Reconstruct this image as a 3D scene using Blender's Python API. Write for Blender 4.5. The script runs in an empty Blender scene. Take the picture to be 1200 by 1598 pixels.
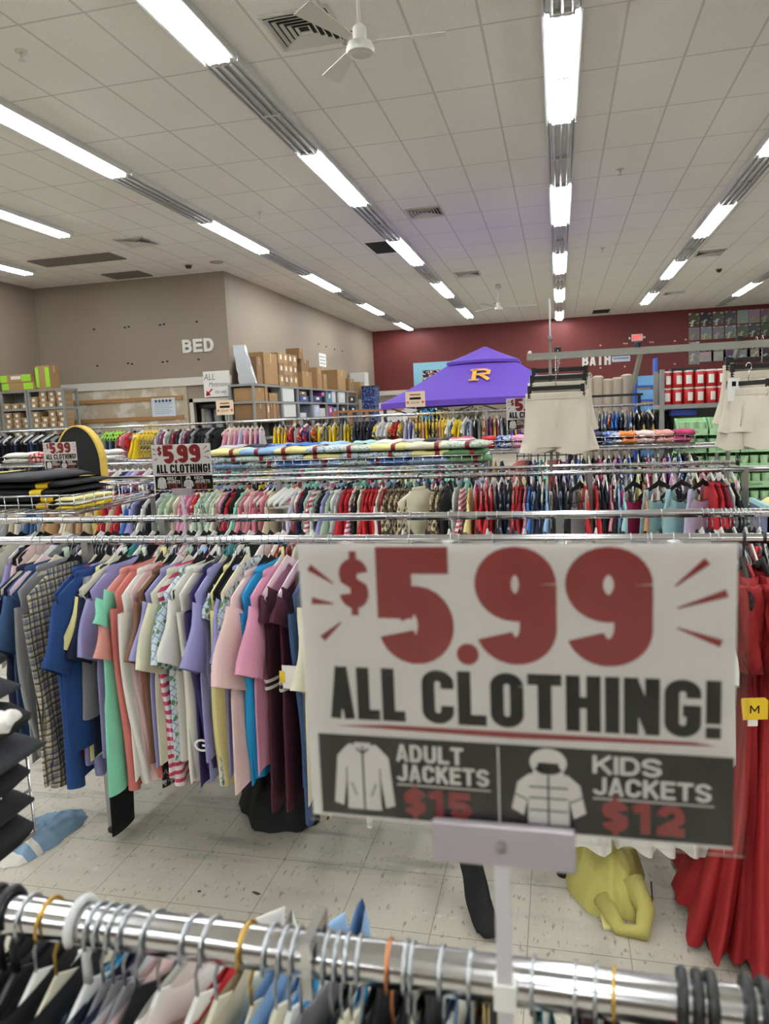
import bpy, math, random
from mathutils import Vector, Matrix, noise
PI = math.pi
SC = bpy.context.scene
COL = SC.collection

# ---------------------------------------------------------------- camera, world, exposure
YAW, PITCH, ROLL, FPX, EYE = -0.235155, 0.130281, -0.0433228, 1151.08, 1.645
def _axes():
    cy, sy, cp, sp, cr, sr = (math.cos(YAW), math.sin(YAW), math.cos(PITCH), math.sin(PITCH), math.cos(ROLL), math.sin(ROLL))
    f = Vector((sy*cp, cy*cp, -sp)); r0 = Vector((cy, -sy, 0)); u0 = r0.cross(f)
    return r0*cr + u0*sr, -r0*sr + u0*cr, f
CR, CU, CF = _axes()
cam_d = bpy.data.cameras.new('camera'); cam = bpy.data.objects.new('camera', cam_d); COL.objects.link(cam)
cam.matrix_world = Matrix(((CR.x, CU.x, -CF.x, 0), (CR.y, CU.y, -CF.y, 0), (CR.z, CU.z, -CF.z, EYE), (0, 0, 0, 1)))
cam_d.sensor_fit = 'VERTICAL'; cam_d.sensor_height = 36.0; cam_d.lens = 36.0*FPX/1598.0
cam_d.clip_start = 0.02; cam_d.clip_end = 100
cam_d.dof.use_dof = True; cam_d.dof.focus_distance = 4.6; cam_d.dof.aperture_fstop = 7.5
SC.camera = cam
W = bpy.data.worlds.new('world'); SC.world = W; W.use_nodes = True
W.node_tree.nodes['Background'].inputs[0].default_value = (0.9, 0.95, 1, 1)
W.node_tree.nodes['Background'].inputs[1].default_value = 0.05
TUBE_STRENGTH = 44.0
SC.view_settings.view_transform = 'Standard'; SC.view_settings.look = 'None'
SC.view_settings.exposure = 0.15; SC.view_settings.gamma = 1.0; SC.view_settings.use_curve_mapping = False

def ray(px, py): return CR*((px-600)/FPX) - CU*((py-799)/FPX) + CF
def at(px, py, Y):                      # the place a line of sight meets the plane at depth Y
    d = ray(px, py); k = Y/d.y
    return Vector((d.x*k, Y, d.z*k + EYE))
def atz(px, py, Z):                     # ... meets the level Z
    d = ray(px, py); k = (Z-EYE)/d.z
    return Vector((d.x*k, d.y*k, Z))

# ---------------------------------------------------------------- materials
def lin(c):
    return tuple((v/255/12.92) if v/255 <= .04045 else ((v/255+.055)/1.055)**2.4 for v in c[:3]) + (1.0,)
_M = {}
def _new(name):
    m = bpy.data.materials.new(name); m.use_nodes = True
    nt = m.node_tree; b = nt.nodes['Principled BSDF']
    return m, nt, b
def mat(name, rgb=None, rough=.8, metal=0., vary=0., bump=0., scale=40., coat=0., alpha=1., trans=0., emis=0.):
    if name in _M: return _M[name]
    m, nt, b = _new(name); c = lin(rgb)
    b.inputs['Base Color'].default_value = c; b.inputs['Roughness'].default_value = rough
    b.inputs['Metallic'].default_value = metal; b.inputs['Coat Weight'].default_value = coat
    if coat: b.inputs['Coat Roughness'].default_value = .06
    b.inputs['Alpha'].default_value = alpha; b.inputs['Transmission Weight'].default_value = trans
    if emis:
        b.inputs['Emission Color'].default_value = c; b.inputs['Emission Strength'].default_value = emis
    if vary or bump:
        tc = nt.nodes.new('ShaderNodeTexCoord'); n = nt.nodes.new('ShaderNodeTexNoise')
        n.inputs['Scale'].default_value = scale; n.inputs['Detail'].default_value = 3
        nt.links.new(tc.outputs['Object'], n.inputs['Vector'])
        if vary:
            mp = nt.nodes.new('ShaderNodeMapRange'); mp.inputs[3].default_value = 1-vary; mp.inputs[4].default_value = 1+vary
            hs = nt.nodes.new('ShaderNodeHueSaturation'); hs.inputs['Color'].default_value = c
            nt.links.new(n.outputs['Fac'], mp.inputs[0]); nt.links.new(mp.outputs[0], hs.inputs['Value'])
            nt.links.new(hs.outputs[0], b.inputs['Base Color'])
        if bump:
            bp = nt.nodes.new('ShaderNodeBump'); bp.inputs['Strength'].default_value = bump; bp.inputs['Distance'].default_value = .01
            nt.links.new(n.outputs['Fac'], bp.inputs['Height']); nt.links.new(bp.outputs[0], b.inputs['Normal'])
    _M[name] = m
    return m
class NT:                               # short node-building helper
    def __init__(s, name):
        s.m, s.nt, s.b = _new(name); s.b.inputs['Roughness'].default_value = .85
        s.tc = s.nt.nodes.new('ShaderNodeTexCoord')
        s.sep = s.nt.nodes.new('ShaderNodeSeparateXYZ'); s.nt.links.new(s.tc.outputs['Object'], s.sep.inputs[0])
        s.X, s.Y, s.Z = s.sep.outputs
    def put(s, sock, v):
        if hasattr(v, 'is_output'): s.nt.links.new(v, sock)
        else: sock.default_value = v
    def math(s, op, a, b=0., c=0.):
        n = s.nt.nodes.new('ShaderNodeMath'); n.operation = op
        s.put(n.inputs[0], a); s.put(n.inputs[1], b); s.put(n.inputs[2], c); return n.outputs[0]
    def mix(s, f, a, b):
        n = s.nt.nodes.new('ShaderNodeMix'); n.data_type = 'RGBA'
        s.put(n.inputs[0], f); s.put(n.inputs[6], lin(a) if isinstance(a, tuple) else a); s.put(n.inputs[7], lin(b) if isinstance(b, tuple) else b)
        return n.outputs[2]
    def line(s, co, pitch, phase, width):   # 1 inside thin lines repeated along co
        f = s.math('FRACT', s.math('ADD', s.math('DIVIDE', s.math('SUBTRACT', co, phase), pitch), 0.5))
        return s.math('LESS_THAN', s.math('ABSOLUTE', s.math('SUBTRACT', f, 0.5)), width/pitch/2)
    def stripe(s, co, pitch, share=.5, phase=0.):
        return s.math('LESS_THAN', s.math('FRACT', s.math('DIVIDE', s.math('SUBTRACT', co, phase), pitch)), share)
    def noise(s, scale, detail=3, vec=None):
        n = s.nt.nodes.new('ShaderNodeTexNoise'); n.inputs['Scale'].default_value = scale; n.inputs['Detail'].default_value = detail
        s.nt.links.new(vec or s.tc.outputs['Object'], n.inputs['Vector']); return n.outputs['Fac']
    def voro(s, scale, out='Distance', vec=None):
        n = s.nt.nodes.new('ShaderNodeTexVoronoi'); n.inputs['Scale'].default_value = scale
        s.nt.links.new(vec or s.tc.outputs['Object'], n.inputs['Vector']); return n.outputs[out]
    def mapping(s, sc):
        n = s.nt.nodes.new('ShaderNodeMapping'); n.inputs['Scale'].default_value = sc
        s.nt.links.new(s.tc.outputs['Object'], n.inputs[0]); return n.outputs[0]
    def step(s, v, lo, hi):
        n = s.nt.nodes.new('ShaderNodeMapRange'); s.put(n.inputs[0], v); n.inputs[1].default_value = lo; n.inputs[2].default_value = hi; return n.outputs[0]
    def bump(s, h, k, d=.01):
        n = s.nt.nodes.new('ShaderNodeBump'); n.inputs['Strength'].default_value = k; n.inputs['Distance'].default_value = d
        s.nt.links.new(h, n.inputs['Height']); s.nt.links.new(n.outputs[0], s.b.inputs['Normal'])
    def done(s, name, col, rough=None):
        s.nt.links.new(col, s.b.inputs['Base Color'])
        if rough is not None: s.put(s.b.inputs['Roughness'], rough)
        _M[name] = s.m; return s.m
def m_stripes(name, a, b, pitch=.03, share=.5, axis='Z'):
    if name in _M: return _M[name]
    n = NT(name); return n.done(name, n.mix(n.stripe(getattr(n, axis), pitch, share), a, b))
def m_floral(name, a, b, c, scale=38):
    if name in _M: return _M[name]
    n = NT(name); v = n.voro(scale); w = n.noise(scale*.7, 2)
    d1 = n.math('ADD', n.Y, n.Z); d2 = n.math('SUBTRACT', n.Y, n.Z)
    lat = n.math('MAXIMUM', n.line(d1, .035, 0, .005), n.line(d2, .035, 0, .005))
    col = n.mix(lat, a, c); col = n.mix(n.math('LESS_THAN', v, .33), col, b)
    return n.done(name, n.mix(n.step(w, .62, .66), col, (215, 215, 205)))
def m_leopard(name, a, b, c, scale=34):
    if name in _M: return _M[name]
    n = NT(name); v = n.voro(scale); w = n.noise(scale*1.3, 2)
    ring = n.math('MULTIPLY', n.math('GREATER_THAN', v, .26), n.math('LESS_THAN', v, n.math('MULTIPLY', w, .95)))
    col = n.mix(n.math('LESS_THAN', v, .27), a, b)
    return n.done(name, n.mix(ring, col, c))
def m_plaid(name, a, b, c):
    if name in _M: return _M[name]
    n = NT(name)
    y1, z1 = n.stripe(n.Y, .05, .45), n.stripe(n.Z, .05, .45)
    band = n.math('MULTIPLY', n.math('ADD', y1, z1), .5)
    col = n.mix(band, a, b)
    ln = n.math('MAXIMUM', n.line(n.Y, .025, .006, .003), n.line(n.Z, .025, .006, .003))
    ln2 = n.math('MAXIMUM', n.line(n.Y, .05, .035, .008), n.line(n.Z, .05, .035, .008))
    col = n.mix(ln, col, c); return n.done(name, n.mix(n.math('MULTIPLY', ln2, .7), col, (30, 30, 34)))
def m_blotch(name, a, b, c, scale=22):
    if name in _M: return _M[name]
    n = NT(name); w = n.noise(scale, 2); v = n.noise(scale*1.9+3, 1)
    col = n.mix(n.step(w, .5, .54), a, b); return n.done(name, n.mix(n.step(v, .57, .61), col, c))

CHROME = mat('chrome', (205, 205, 208), .16, 1.)
STEEL = mat('satin_steel', (165, 165, 165), .38, 1.)
GREYMETAL = mat('grey_painted_metal', (132, 133, 132), .5)
BLACKP = mat('black_plastic', (20, 20, 22), .4)
VELVET = mat('black_velvet', (9, 9, 12), .95)
WHITEP = mat('white_plastic', (222, 222, 216), .35)
CREAMP = mat('cream_plastic', (208, 202, 178), .45)
PINKP = mat('pale_pink_plastic', (222, 196, 204), .4)
GOLD = mat('brass', (205, 165, 80), .28, 1.)
COPPER = mat('copper', (200, 130, 85), .35, 1.)
WIREG = mat('galvanised_wire', (190, 195, 200), .28, 1.)
PAPER = mat('white_paper', (232, 230, 226), .6)
CARD = mat('cardboard', (158, 124, 84), .85, vary=.08, scale=6)
CARDD = mat('dark_cardboard', (132, 101, 68), .85, vary=.08, scale=6)
TAPE = mat('packing_tape', (190, 160, 115), .35)
INK = mat('black_ink', (13, 13, 14), .6); INK.node_tree.nodes['Principled BSDF'].inputs['Specular IOR Level'].default_value = .15
BLACKSHEET = mat('dark_void', (6, 6, 6), .9)

# ---------------------------------------------------------------- mesh helpers
class MB:
    def __init__(s): s.v = []; s.f = []; s.m = []; s.cur = 0
    def add(s, vs, fs):
        o = len(s.v); s.v += [tuple(v) for v in vs]
        for f in fs: s.f.append(tuple(i+o for i in f)); s.m.append(s.cur)
        return s
    def box(s, a, b):
        (x0, y0, z0), (x1, y1, z1) = a, b
        return s.add([(x0,y0,z0),(x1,y0,z0),(x1,y1,z0),(x0,y1,z0),(x0,y0,z1),(x1,y0,z1),(x1,y1,z1),(x0,y1,z1)],
                     [(0,3,2,1),(4,5,6,7),(0,1,5,4),(1,2,6,5),(2,3,7,6),(3,0,4,7)])
    def cbox(s, c, d): return s.box([c[i]-d[i]/2 for i in range(3)], [c[i]+d[i]/2 for i in range(3)])
    def bbox(s, a, b, r):                    # box with chamfered edges (two rings per end)
        (x0, y0, z0), (x1, y1, z1) = a, b
        def ring(z, i): return [(x0+i+r,y0+i,z),(x1-i-r,y0+i,z),(x1-i,y0+i+r,z),(x1-i,y1-i-r,z),(x1-i-r,y1-i,z),(x0+i+r,y1-i,z),(x0+i,y1-i-r,z),(x0+i,y0+i+r,z)]
        return s.loft([ring(z0, r), ring(z0+r, 0), ring(z1-r, 0), ring(z1, r)], True)
    def loft(s, rings, cap=True, closed=True):
        n = len(rings[0]); vs = [p for r in rings for p in r]; fs = []
        for i in range(len(rings)-1):
            for j in range(n if closed else n-1):
                k = (j+1) % n
                fs.append((i*n+j, i*n+k, (i+1)*n+k, (i+1)*n+j))
        if cap:
            fs.append(tuple(range(n-1, -1, -1))); fs.append(tuple((len(rings)-1)*n+j for j in range(n)))
        return s.add(vs, fs)
    def tube(s, pts, r, n=8, cap=True):
        pts = [Vector(p) for p in pts]; rings = []; prev = None
        for i, p in enumerate(pts):
            t = (pts[min(i+1, len(pts)-1)] - pts[max(i-1, 0)]).normalized()
            if prev is None:
                a = Vector((0, 0, 1)) if abs(t.z) < .9 else Vector((1, 0, 0))
                u = t.cross(a).normalized()
            else:
                u = (prev - t*prev.dot(t)).normalized()
            prev = u; w = t.cross(u)
            rr = r[i] if isinstance(r, (list, tuple)) else r
            rings.append([p + (u*math.cos(2*PI*j/n) + w*math.sin(2*PI*j/n))*rr for j in range(n)])
        return s.loft(rings, cap)
    def bar(s, a, b, w, h=None):             # square bar between two points
        h = h or w; a, b = Vector(a), Vector(b); t = (b-a).normalized()
        u = t.cross(Vector((0, 0, 1)) if abs(t.z) < .95 else Vector((0, 1, 0))).normalized(); v = u.cross(t)
        q = [(u*sx*w/2 + v*sy*h/2) for sx, sy in ((-1,-1),(1,-1),(1,1),(-1,1))]
        return s.loft([[a+k for k in q], [b+k for k in q]])
    def lathe(s, prof, n=20, c=(0, 0, 0), cap=True):
        return s.loft([[(c[0]+r*math.cos(2*PI*j/n), c[1]+r*math.sin(2*PI*j/n), c[2]+z) for j in range(n)] for r, z in prof], cap)
    def poly(s, pts): return s.add(pts, [tuple(range(len(pts)))])
    def prism(s, pts, d):                    # polygon (3-D points) pushed along d
        n = len(pts); q = [tuple(p[i]+d[i] for i in range(3)) for p in pts]
        fs = [tuple(range(n)), tuple(range(2*n-1, n-1, -1))] + [(i, n+i, n+(i+1) % n, (i+1) % n) for i in range(n)]
        return s.add(list(pts)+q, fs)
    def mesh(s, name, mats, smooth=False):
        me = bpy.data.meshes.new(name); me.from_pydata(s.v, [], s.f)
        for m in (mats if isinstance(mats, (list, tuple)) else [mats]): me.materials.append(m)
        me.polygons.foreach_set('material_index', s.m)
        if smooth:
            me.polygons.foreach_set('use_smooth', [True]*len(me.polygons))
            if smooth == 'auto': me.set_sharp_from_angle(angle=math.radians(40))
        me.update(); return me
    def build(s, name, mats, parent=None, smooth=False):
        o = bpy.data.objects.new(name, s.mesh(name, mats, smooth)); COL.objects.link(o)
        if parent: o.parent = parent
        return o
def obj(name, me, parent=None, loc=None, rotz=0., m=None):
    o = bpy.data.objects.new(name, me); COL.objects.link(o)
    if parent: o.parent = parent
    if loc is not None: o.location = loc
    if rotz: o.rotation_euler = (0, 0, rotz)
    if m is not None:
        o.material_slots[0].link = 'OBJECT'; o.material_slots[0].material = m
    return o
USED = {}
def tag(o, label, cat, group=None):
    o['label'] = label; o['category'] = cat
    if group: o['group'] = group
    USED.setdefault(label, []).append((o.name, group)); return o
def thing(name, label, cat, loc=(0, 0, 0), rotz=0., group=None):
    o = bpy.data.objects.new(name, None); COL.objects.link(o); o.location = loc; o.rotation_euler = (0, 0, rotz)
    return tag(o, label, cat, group)
def struct(o): o['kind'] = 'structure'; return o
def dup(root, loc, rotz=0., label=None, group=None, scale=None):
    r = root.copy(); COL.objects.link(r); r.location = loc; r.rotation_euler = (0, 0, rotz)
    if scale: r.scale = scale
    if label: tag(r, label, r['category'], group)
    for ch in list(root.children):
        c = ch.copy(); COL.objects.link(c); c.parent = r
        for g in list(ch.children):
            d = g.copy(); COL.objects.link(d); d.parent = c
    return r
_ONES = 'zeroth first second third fourth fifth sixth seventh eighth ninth tenth eleventh twelfth thirteenth fourteenth fifteenth sixteenth seventeenth eighteenth nineteenth'.split()
_TENS = ['', '', 'twent', 'thirt', 'fort', 'fift', 'sixt', 'sevent', 'eight', 'ninet']
class _Ord:
    def __getitem__(s, n):
        if n >= 100: return 'hundredth' if n == 100 else 'hundred-and-' + s[n-100]
        if n < 20: return _ONES[n]
        t = _TENS[n//10]
        return t + ('ieth' if n % 10 == 0 else 'y-' + _ONES[n % 10])
ORD = _Ord()

# ---------------------------------------------------------------- lettering: bold strokes thickened into polygons
def _arc(cx, cy, rx, ry, a0, a1, n=12):
    return [(cx+rx*math.cos(math.radians(a0+(a1-a0)*i/n)), cy+ry*math.sin(math.radians(a0+(a1-a0)*i/n))) for i in range(n+1)]
def glyph(ch, w, s):
    h = s/2; x0, x1, y0, y1 = h, w-h, h, 1-h; xm = w/2; rx = (x1-x0)/2
    if ch == 'A': return [[(h*.9, 0), (xm-h*.1, 1)], [(w-h*.9, 0), (xm+h*.1, 1)], [(w*.24, .26), (w*.76, .26)]]
    if ch == 'L': return [[(x0, 1), (x0, y0), (w, y0)]]
    if ch == 'I': return [[(xm, 0), (xm, 1)]]
    if ch == 'T': return [[(0, y1), (w, y1)], [(xm, 0), (xm, y1)]]
    if ch == 'H': return [[(x0, 0), (x0, 1)], [(x1, 0), (x1, 1)], [(x0, .52), (x1, .52)]]
    if ch == 'N': return [[(x0, 0), (x0, 1)], [(x1, 0), (x1, 1)], [(x0, 1-h*.6), (x1, h*.6)]]
    if ch == 'M': return [[(x0, 0), (x0, 1)], [(x1, 0), (x1, 1)], [(x0, 1-h*.6), (xm, .3), (x1, 1-h*.6)]]
    if ch == 'E': return [[(x0, 0), (x0, 1)], [(x0, y1), (w, y1)], [(x0, .52), (w*.92, .52)], [(x0, y0), (w, y0)]]
    if ch == 'X': return [[(h*.8, 0), (w-h*.8, 1)], [(h*.8, 1), (w-h*.8, 0)]]
    if ch == 'K': return [[(x0, 0), (x0, 1)], [(x0, .4), (w-h*.7, 1)], [(w*.42, .55), (w-h*.6, 0)]]
    if ch == 'O': return [_arc(xm, 1-h-rx, rx, rx, 0, 180) + _arc(xm, h+rx, rx, rx, 180, 360) + [(x1, 1-h-rx)]]
    if ch == 'C': return [[(x1, .66)] + _arc(xm, 1-h-rx, rx, rx, 0, 180) + _arc(xm, h+rx, rx, rx, 180, 360) + [(x1, .34)]]
    if ch == 'G': return [[(x1, .68)] + _arc(xm, 1-h-rx, rx, rx, 0, 180) + _arc(xm, h+rx, rx, rx, 180, 360) + [(x1, .46), (xm, .46)]]
    if ch == 'U': return [[(x0, 1)] + _arc(xm, h+rx, rx, rx, 180, 360) + [(x1, 1)]]
    if ch == 'J': return [[(x1, 1)] + _arc(xm, h+rx, rx, rx, 0, -180)]
    if ch == 'D': return [[(x0, y0), (xm, y0)] + _arc(xm, .5, rx, .5-h, -90, 90) + [(xm, y1), (x0, y1)], [(x0, 0), (x0, 1)]]
    if ch == 'B': return [[(x0, 0), (x0, 1)], [(x0, y0), (xm, y0)] + _arc(xm, (y0+.53)/2, rx, (.53-y0)/2, -90, 90, 10) + [(x0, .53)],
                          [(x0, .53), (xm*.95, .53)] + _arc(xm*.95, (y1+.53)/2, rx*.93, (y1-.53)/2, -90, 90, 10) + [(x0, y1)]]
    if ch == 'S' or ch == '$':
        r = (y1-y0)/4; out = [_arc(xm, y1-r, rx, r, 5, 200, 12) + _arc(xm, .5+0, rx*.75, .001, 180, 180, 1)[:0] + [(x0+.12*rx, .5+r*.45), (x1-.12*rx, .5-r*.45)] + _arc(xm, y0+r, rx, r, 20, -175, 12)]
        if ch == '$': out.append([(xm, -.14), (xm, 1.14)])
        return out
    if ch == '1': return [[(w*.62, 0), (w*.62, 1)], [(w*.05, .74), (w*.62, .92)]]
    if ch == '2': r = rx; return [_arc(xm, y1-r, rx, r, 175, -20, 14) + [(x0+h*.2, y0+h*.4)], [(0, y0), (w, y0)]]
    if ch == '5':
        ry = .335-h
        return [[(w*.95, y1), (x0, y1), (x0, y0+ry*1.25)], [(x0-h*.2, y0+ry*1.55)] + _arc(xm, y0+ry, rx, ry, 125, -160, 22)]
    if ch == '9':
        ry = .315-h
        return [_arc(xm, y1-ry, rx, ry, 0, 360, 28), [(x1, y1-ry)] + _arc(xm, y0+.20, rx, .20, 0, -160, 16)]
    if ch == '.': return [[(xm, 0), (xm, s*1.05)]]
    if ch == '!': return [[(xm, s*1.25), (xm, 1)], [(xm, 0), (xm, s*.98)]]
    return []
GW = {'I': .0, 'M': 1.25, '1': .78, '.': 0, '!': 0, 'J': .9, 'L': .88, 'E': .9}
def strip(mb, pts, s, place):
    n = len(pts); L = []; R = []
    for i, p in enumerate(pts):
        d = []
        if i > 0: d.append(Vector((p[0]-pts[i-1][0], p[1]-pts[i-1][1])))
        if i < n-1: d.append(Vector((pts[i+1][0]-p[0], pts[i+1][1]-p[1])))
        d = [k.normalized() for k in d if k.length > 1e-6]
        if not d: continue
        t = sum(d, Vector((0, 0)))
        t = t.normalized() if t.length > 1e-6 else d[0]
        nn = Vector((-t.y, t.x)); c = abs(t.dot(d[0])); k = s/2/max(c, .45)
        L.append((p[0]+nn.x*k, p[1]+nn.y*k)); R.append((p[0]-nn.x*k, p[1]-nn.y*k))
    for i in range(len(L)-1):
        mb.poly([place(*q) for q in (L[i], R[i], R[i+1], L[i+1])])
def lettering(mb, text, x, z, height, width, stroke, y=0., gap=None, thin=1.):
    """fits `text` in width x height with its lower left at x, z on a plane facing -Y"""
    s = stroke; gap = s*.28 if gap is None else gap
    ws = []
    for c in text: ws.append(.30 if c == ' ' else (s if c in 'I.!' else (GW.get(c, 1.0))*.62))
    flex = sum(q for q, c in zip(ws, text) if c not in 'I.!'); fixed = sum(q for q, c in zip(ws, text) if c in 'I.!') + gap*(len(text)-1)
    k = max(.3, (width/height - fixed)/max(flex, 1e-6)); cx = 0
    for c, q in zip(text, ws):
        q = q if c in 'I.!' else q*k
        for e, st in enumerate(glyph(c, q*thin, s*thin)):
            strip(mb, st, s*thin*(.55 if c == '$' and len(st) == 2 else (.84 if c == 'A' else 1)), lambda a, b: (x+(cx+a/thin)*height, y-4e-5*e, z+b*height))
        cx += q + gap
    return mb
def solid_letters(mb, depth):               # give flat lettering (facing -Y) a thickness towards -Y
    vs, fs = list(mb.v), list(mb.f); mb.v = []; mb.f = []; mb.m = []
    for f in fs: mb.prism([vs[i] for i in f], (0, -depth, 0))
    return mb
def typed(mb, body, x, y, z, size, width=None, shear=0.):     # thin printed or written words on a plane facing -Y
    cu = bpy.data.curves.new('t', 'FONT'); cu.body = body; cu.size = size; cu.resolution_u = 2; cu.shear = shear
    o = bpy.data.objects.new('t', cu); me = o.to_mesh()
    xs = [v.co.x for v in me.vertices] or [0, 1]
    k = width/(max(xs)-min(xs)) if width else 1
    mb.add([(x+(v.co.x-min(xs))*k, y, z+v.co.y) for v in me.vertices], [tuple(p.vertices) for p in me.polygons])
    o.to_mesh_clear(); bpy.data.objects.remove(o); bpy.data.curves.remove(cu); return mb

# ---------------------------------------------------------------- the room
CZ = 4.93
def m_floor():
    n = NT('vinyl_tile_floor')
    ln = n.math('MAXIMUM', n.line(n.X, .305, -.1126, .0035), n.line(n.Y, .305, 2.421, .0035))
    fl = n.noise(70, 4, n.mapping((1, .35, 1))); fl2 = n.noise(26, 3); big = n.noise(1.1, 3)
    col = n.mix(n.step(fl, .60, .70), (190, 184, 169), (140, 132, 117))
    col = n.mix(n.step(fl2, .62, .72), col, (204, 198, 184))
    col = n.mix(n.math('MULTIPLY', n.step(big, .50, .72), .45), col, (128, 120, 106))
    sc = n.noise(5, 4, n.mapping((.5, 2.2, 1)))
    near = n.math('MULTIPLY', n.step(n.Y, 2.15, 2.55), n.step(sc, .52, .68))
    col = n.mix(n.math('MULTIPLY', near, .55), col, (88, 82, 73))
    col = n.mix(n.math('MULTIPLY', ln, .6), col, (96, 88, 76))
    n.bump(fl, .03); n.b.inputs['Roughness'].default_value = .42
    return n.done('vinyl_tile_floor', col)
def m_ceiling():
    n = NT('ceiling_tiles')
    ln = n.math('MAXIMUM', n.line(n.X, .607, .607, .024), n.line(n.Y, 1.2, 8.07, .024))
    sp = n.noise(120, 2); tone = n.noise(.9, 2)
    col = n.mix(n.step(sp, .35, .7), (236, 234, 228), (220, 217, 210))
    col = n.mix(n.math('MULTIPLY', n.step(tone, .4, .7), .25), col, (222, 219, 212))
    col = n.mix(n.math('MULTIPLY', ln, .75), col, (184, 182, 175))
    n.bump(sp, .12); return n.done('ceiling_tiles', col)
def m_wall(name, c, v=.03): return mat(name, c, .6, vary=v, scale=1.5)
struct(MB().box((-12.2, -14, -.1), (12.2, 29.2, 0)).build('floor', m_floor()))
struct(MB().box((-12.2, -14, CZ), (12.2, 29.2, CZ+.1)).build('ceiling', m_ceiling()))
TAUPE = m_wall('taupe_paint', (139, 126, 110)); RED = m_wall('brick_red_paint', (104, 37, 33)); LIGHTT = m_wall('light_taupe_paint', (143, 129, 113))
struct(MB().box((-12.1, -14, 0), (-11.93, 15.7, CZ)).build('wall_left', TAUPE))
struct(MB().box((-11.93, 15.5, 2.52), (-7.1, 15.7, CZ)).box((-11.93, 15.5, 0), (-8.1, 15.7, 2.52)).box((-8.1, 15.5, 2.15), (-7.1, 15.7, 2.52))
       .box((-8.1, 15.5, 0), (-7.1, 15.7, 1.2)).box((-7.2, 15.5, 1.2), (-7.1, 15.7, 2.15)).build('wall_bed', TAUPE))
struct(MB().box((-7.3, 15.7, 0), (-7.1, 29.0, CZ)).build('wall_return', LIGHTT))
struct(MB().box((-7.3, 28.9, 2.45), (12.2, 29.1, CZ)).build('wall_back', RED))
struct(MB().box((-7.3, 28.9, 0), (12.2, 29.1, 2.45)).build('wall_back_lower', LIGHTT))
struct(MB().box((12, -14, 0), (12.2, 29, CZ)).build('wall_right', TAUPE))
struct(MB().box((-12.1, -14.2, 0), (12.2, -14, CZ)).build('wall_front', TAUPE))
struct(MB().box((-9.2, 16.6, 0), (-7.3, 16.75, 3)).build('wall_storeroom', m_wall('storeroom_wall', (120, 112, 104))))
WHITETRIM = mat('white_trim_paint', (205, 200, 190), .45)
struct(MB().box((-11.93, 15.43, 2.5), (-7.08, 15.5, 2.6)).box((-11.93, 15.45, 2.6), (-7.08, 15.5, 2.68)).build('trim_1', WHITETRIM))
struct(MB().box((-8.14, 15.46, 1.2), (-8.05, 15.5, 2.2)).box((-8.14, 15.46, 2.12), (-7.12, 15.5, 2.2)).build('trim_2', WHITETRIM))
struct(MB().box((-7.1, 28.84, 2.42), (12, 28.9, 2.6)).build('trim_3', WHITETRIM))
def m_patched():
    n = NT('unpainted_drywall'); w = n.noise(2.2, 3)
    return n.done('unpainted_drywall', n.mix(n.step(w, .48, .58), (176, 163, 140), (205, 200, 188)))
struct(MB().box((-11.9, 15.47, 1.0), (-8.2, 15.5, 2.5)).build('trim_4', m_patched()))
WOOD = mat('bare_pine', (160, 118, 72), .7, vary=.12, scale=3)
for k, zz in enumerate((2.20, 1.76)):
    struct(MB().box((-11.4, 15.43, zz), (-8.3, 15.475, zz+.09)).build('trim_%d' % (5+k), WOOD))
hm = MB()
for px, py in [(147,514),(195,511),(201,510),(250,507),(256,506),(307,502),(152,571),(200,567),(206,568),(254,565),(261,564),(310,561)]:
    c = at(px, py, 15.5); hm.cbox((c.x, 15.498, c.z), (.05, .008, .035))
struct(hm.build('trim_7', BLACKSHEET))
hm = MB()
for px, py in [(497,537),(509,541),(522,545),(534,548)]:
    d = ray(px, py); k = -7.1/d.x; hm.cbox((-7.098, d.y*k, d.z*k+EYE), (.008, .09, .045))
struct(hm.build('trim_8', BLACKSHEET))
hm = MB()
for px, py in [(937,539),(974,536),(978,536),(1015,534),(1019,534),(1053,532),(1070,530),(937,574),(975,572),(1053,568)]:
    c = at(px, py, 28.9); hm.cbox((c.x, 28.898, c.z), (.06, .008, .05))
struct(hm.build('trim_9', mat('pale_plug', (205, 185, 178), .6)))

# ---------------------------------------------------------------- ceiling fixtures
HOUSE = mat('fixture_enamel', (205, 206, 204), .35)
TUBEON = mat('lit_tube', (246, 250, 252), .4, emis=TUBE_STRENGTH)
TUBEOFF = mat('dark_tube', (188, 190, 190), .3)
def make_fixture(lit, label, loc, group):
    t = thing('strip_light', label, 'ceiling light', loc, 0, group)
    mb = MB(); L = 1.21
    mb.loft([[(-.165, y, 0), (-.165, y, -.02), (-.13, y, -.055), (.13, y, -.055), (.165, y, -.02), (.165, y, 0)] for y in (-L, L)])
    mb.box((-.168, -L, -.075), (-.15, L, -.0)); mb.box((.15, -L, -.075), (.168, L, 0))
    mb.build('housing', HOUSE, t)
    for x in (-.085, 0, .085):
        for a, b in ((-1.19, -.02), (.02, 1.19)):
            MB().tube([(x, a, -.078), (x, b, -.078)], .017, 8).build('tube', TUBEON if lit else TUBEOFF, t, True)
    for y in (-1.2, 0, 1.2): MB().cbox((0, y, -.07), (.21, .03, .04)).build('lamp_holder', HOUSE, t)
    return t
ROWS = [(.07, 6.73, 'row over the camera', -12.2, 29), (-2.93, 6.63+2.44, 'row beside the ceiling fan', -8.3, 26.5),
        (-5.5, 6.6, 'row toward the brown wall corner', -8.3, 28.6), (-8.05, 8.96, 'row ending before BED letters', -8.3, 13.7),
        (-10.65, 11.32, 'row by the brown side wall', -8.3, 14.0), (2.75, 11.3+2.44, 'row over the beige shorts', -8.3, 27.5),
        (5.4, 23.05, 'row toward the wall posters', -8.3, 28.6)]
FX = {}
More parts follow.
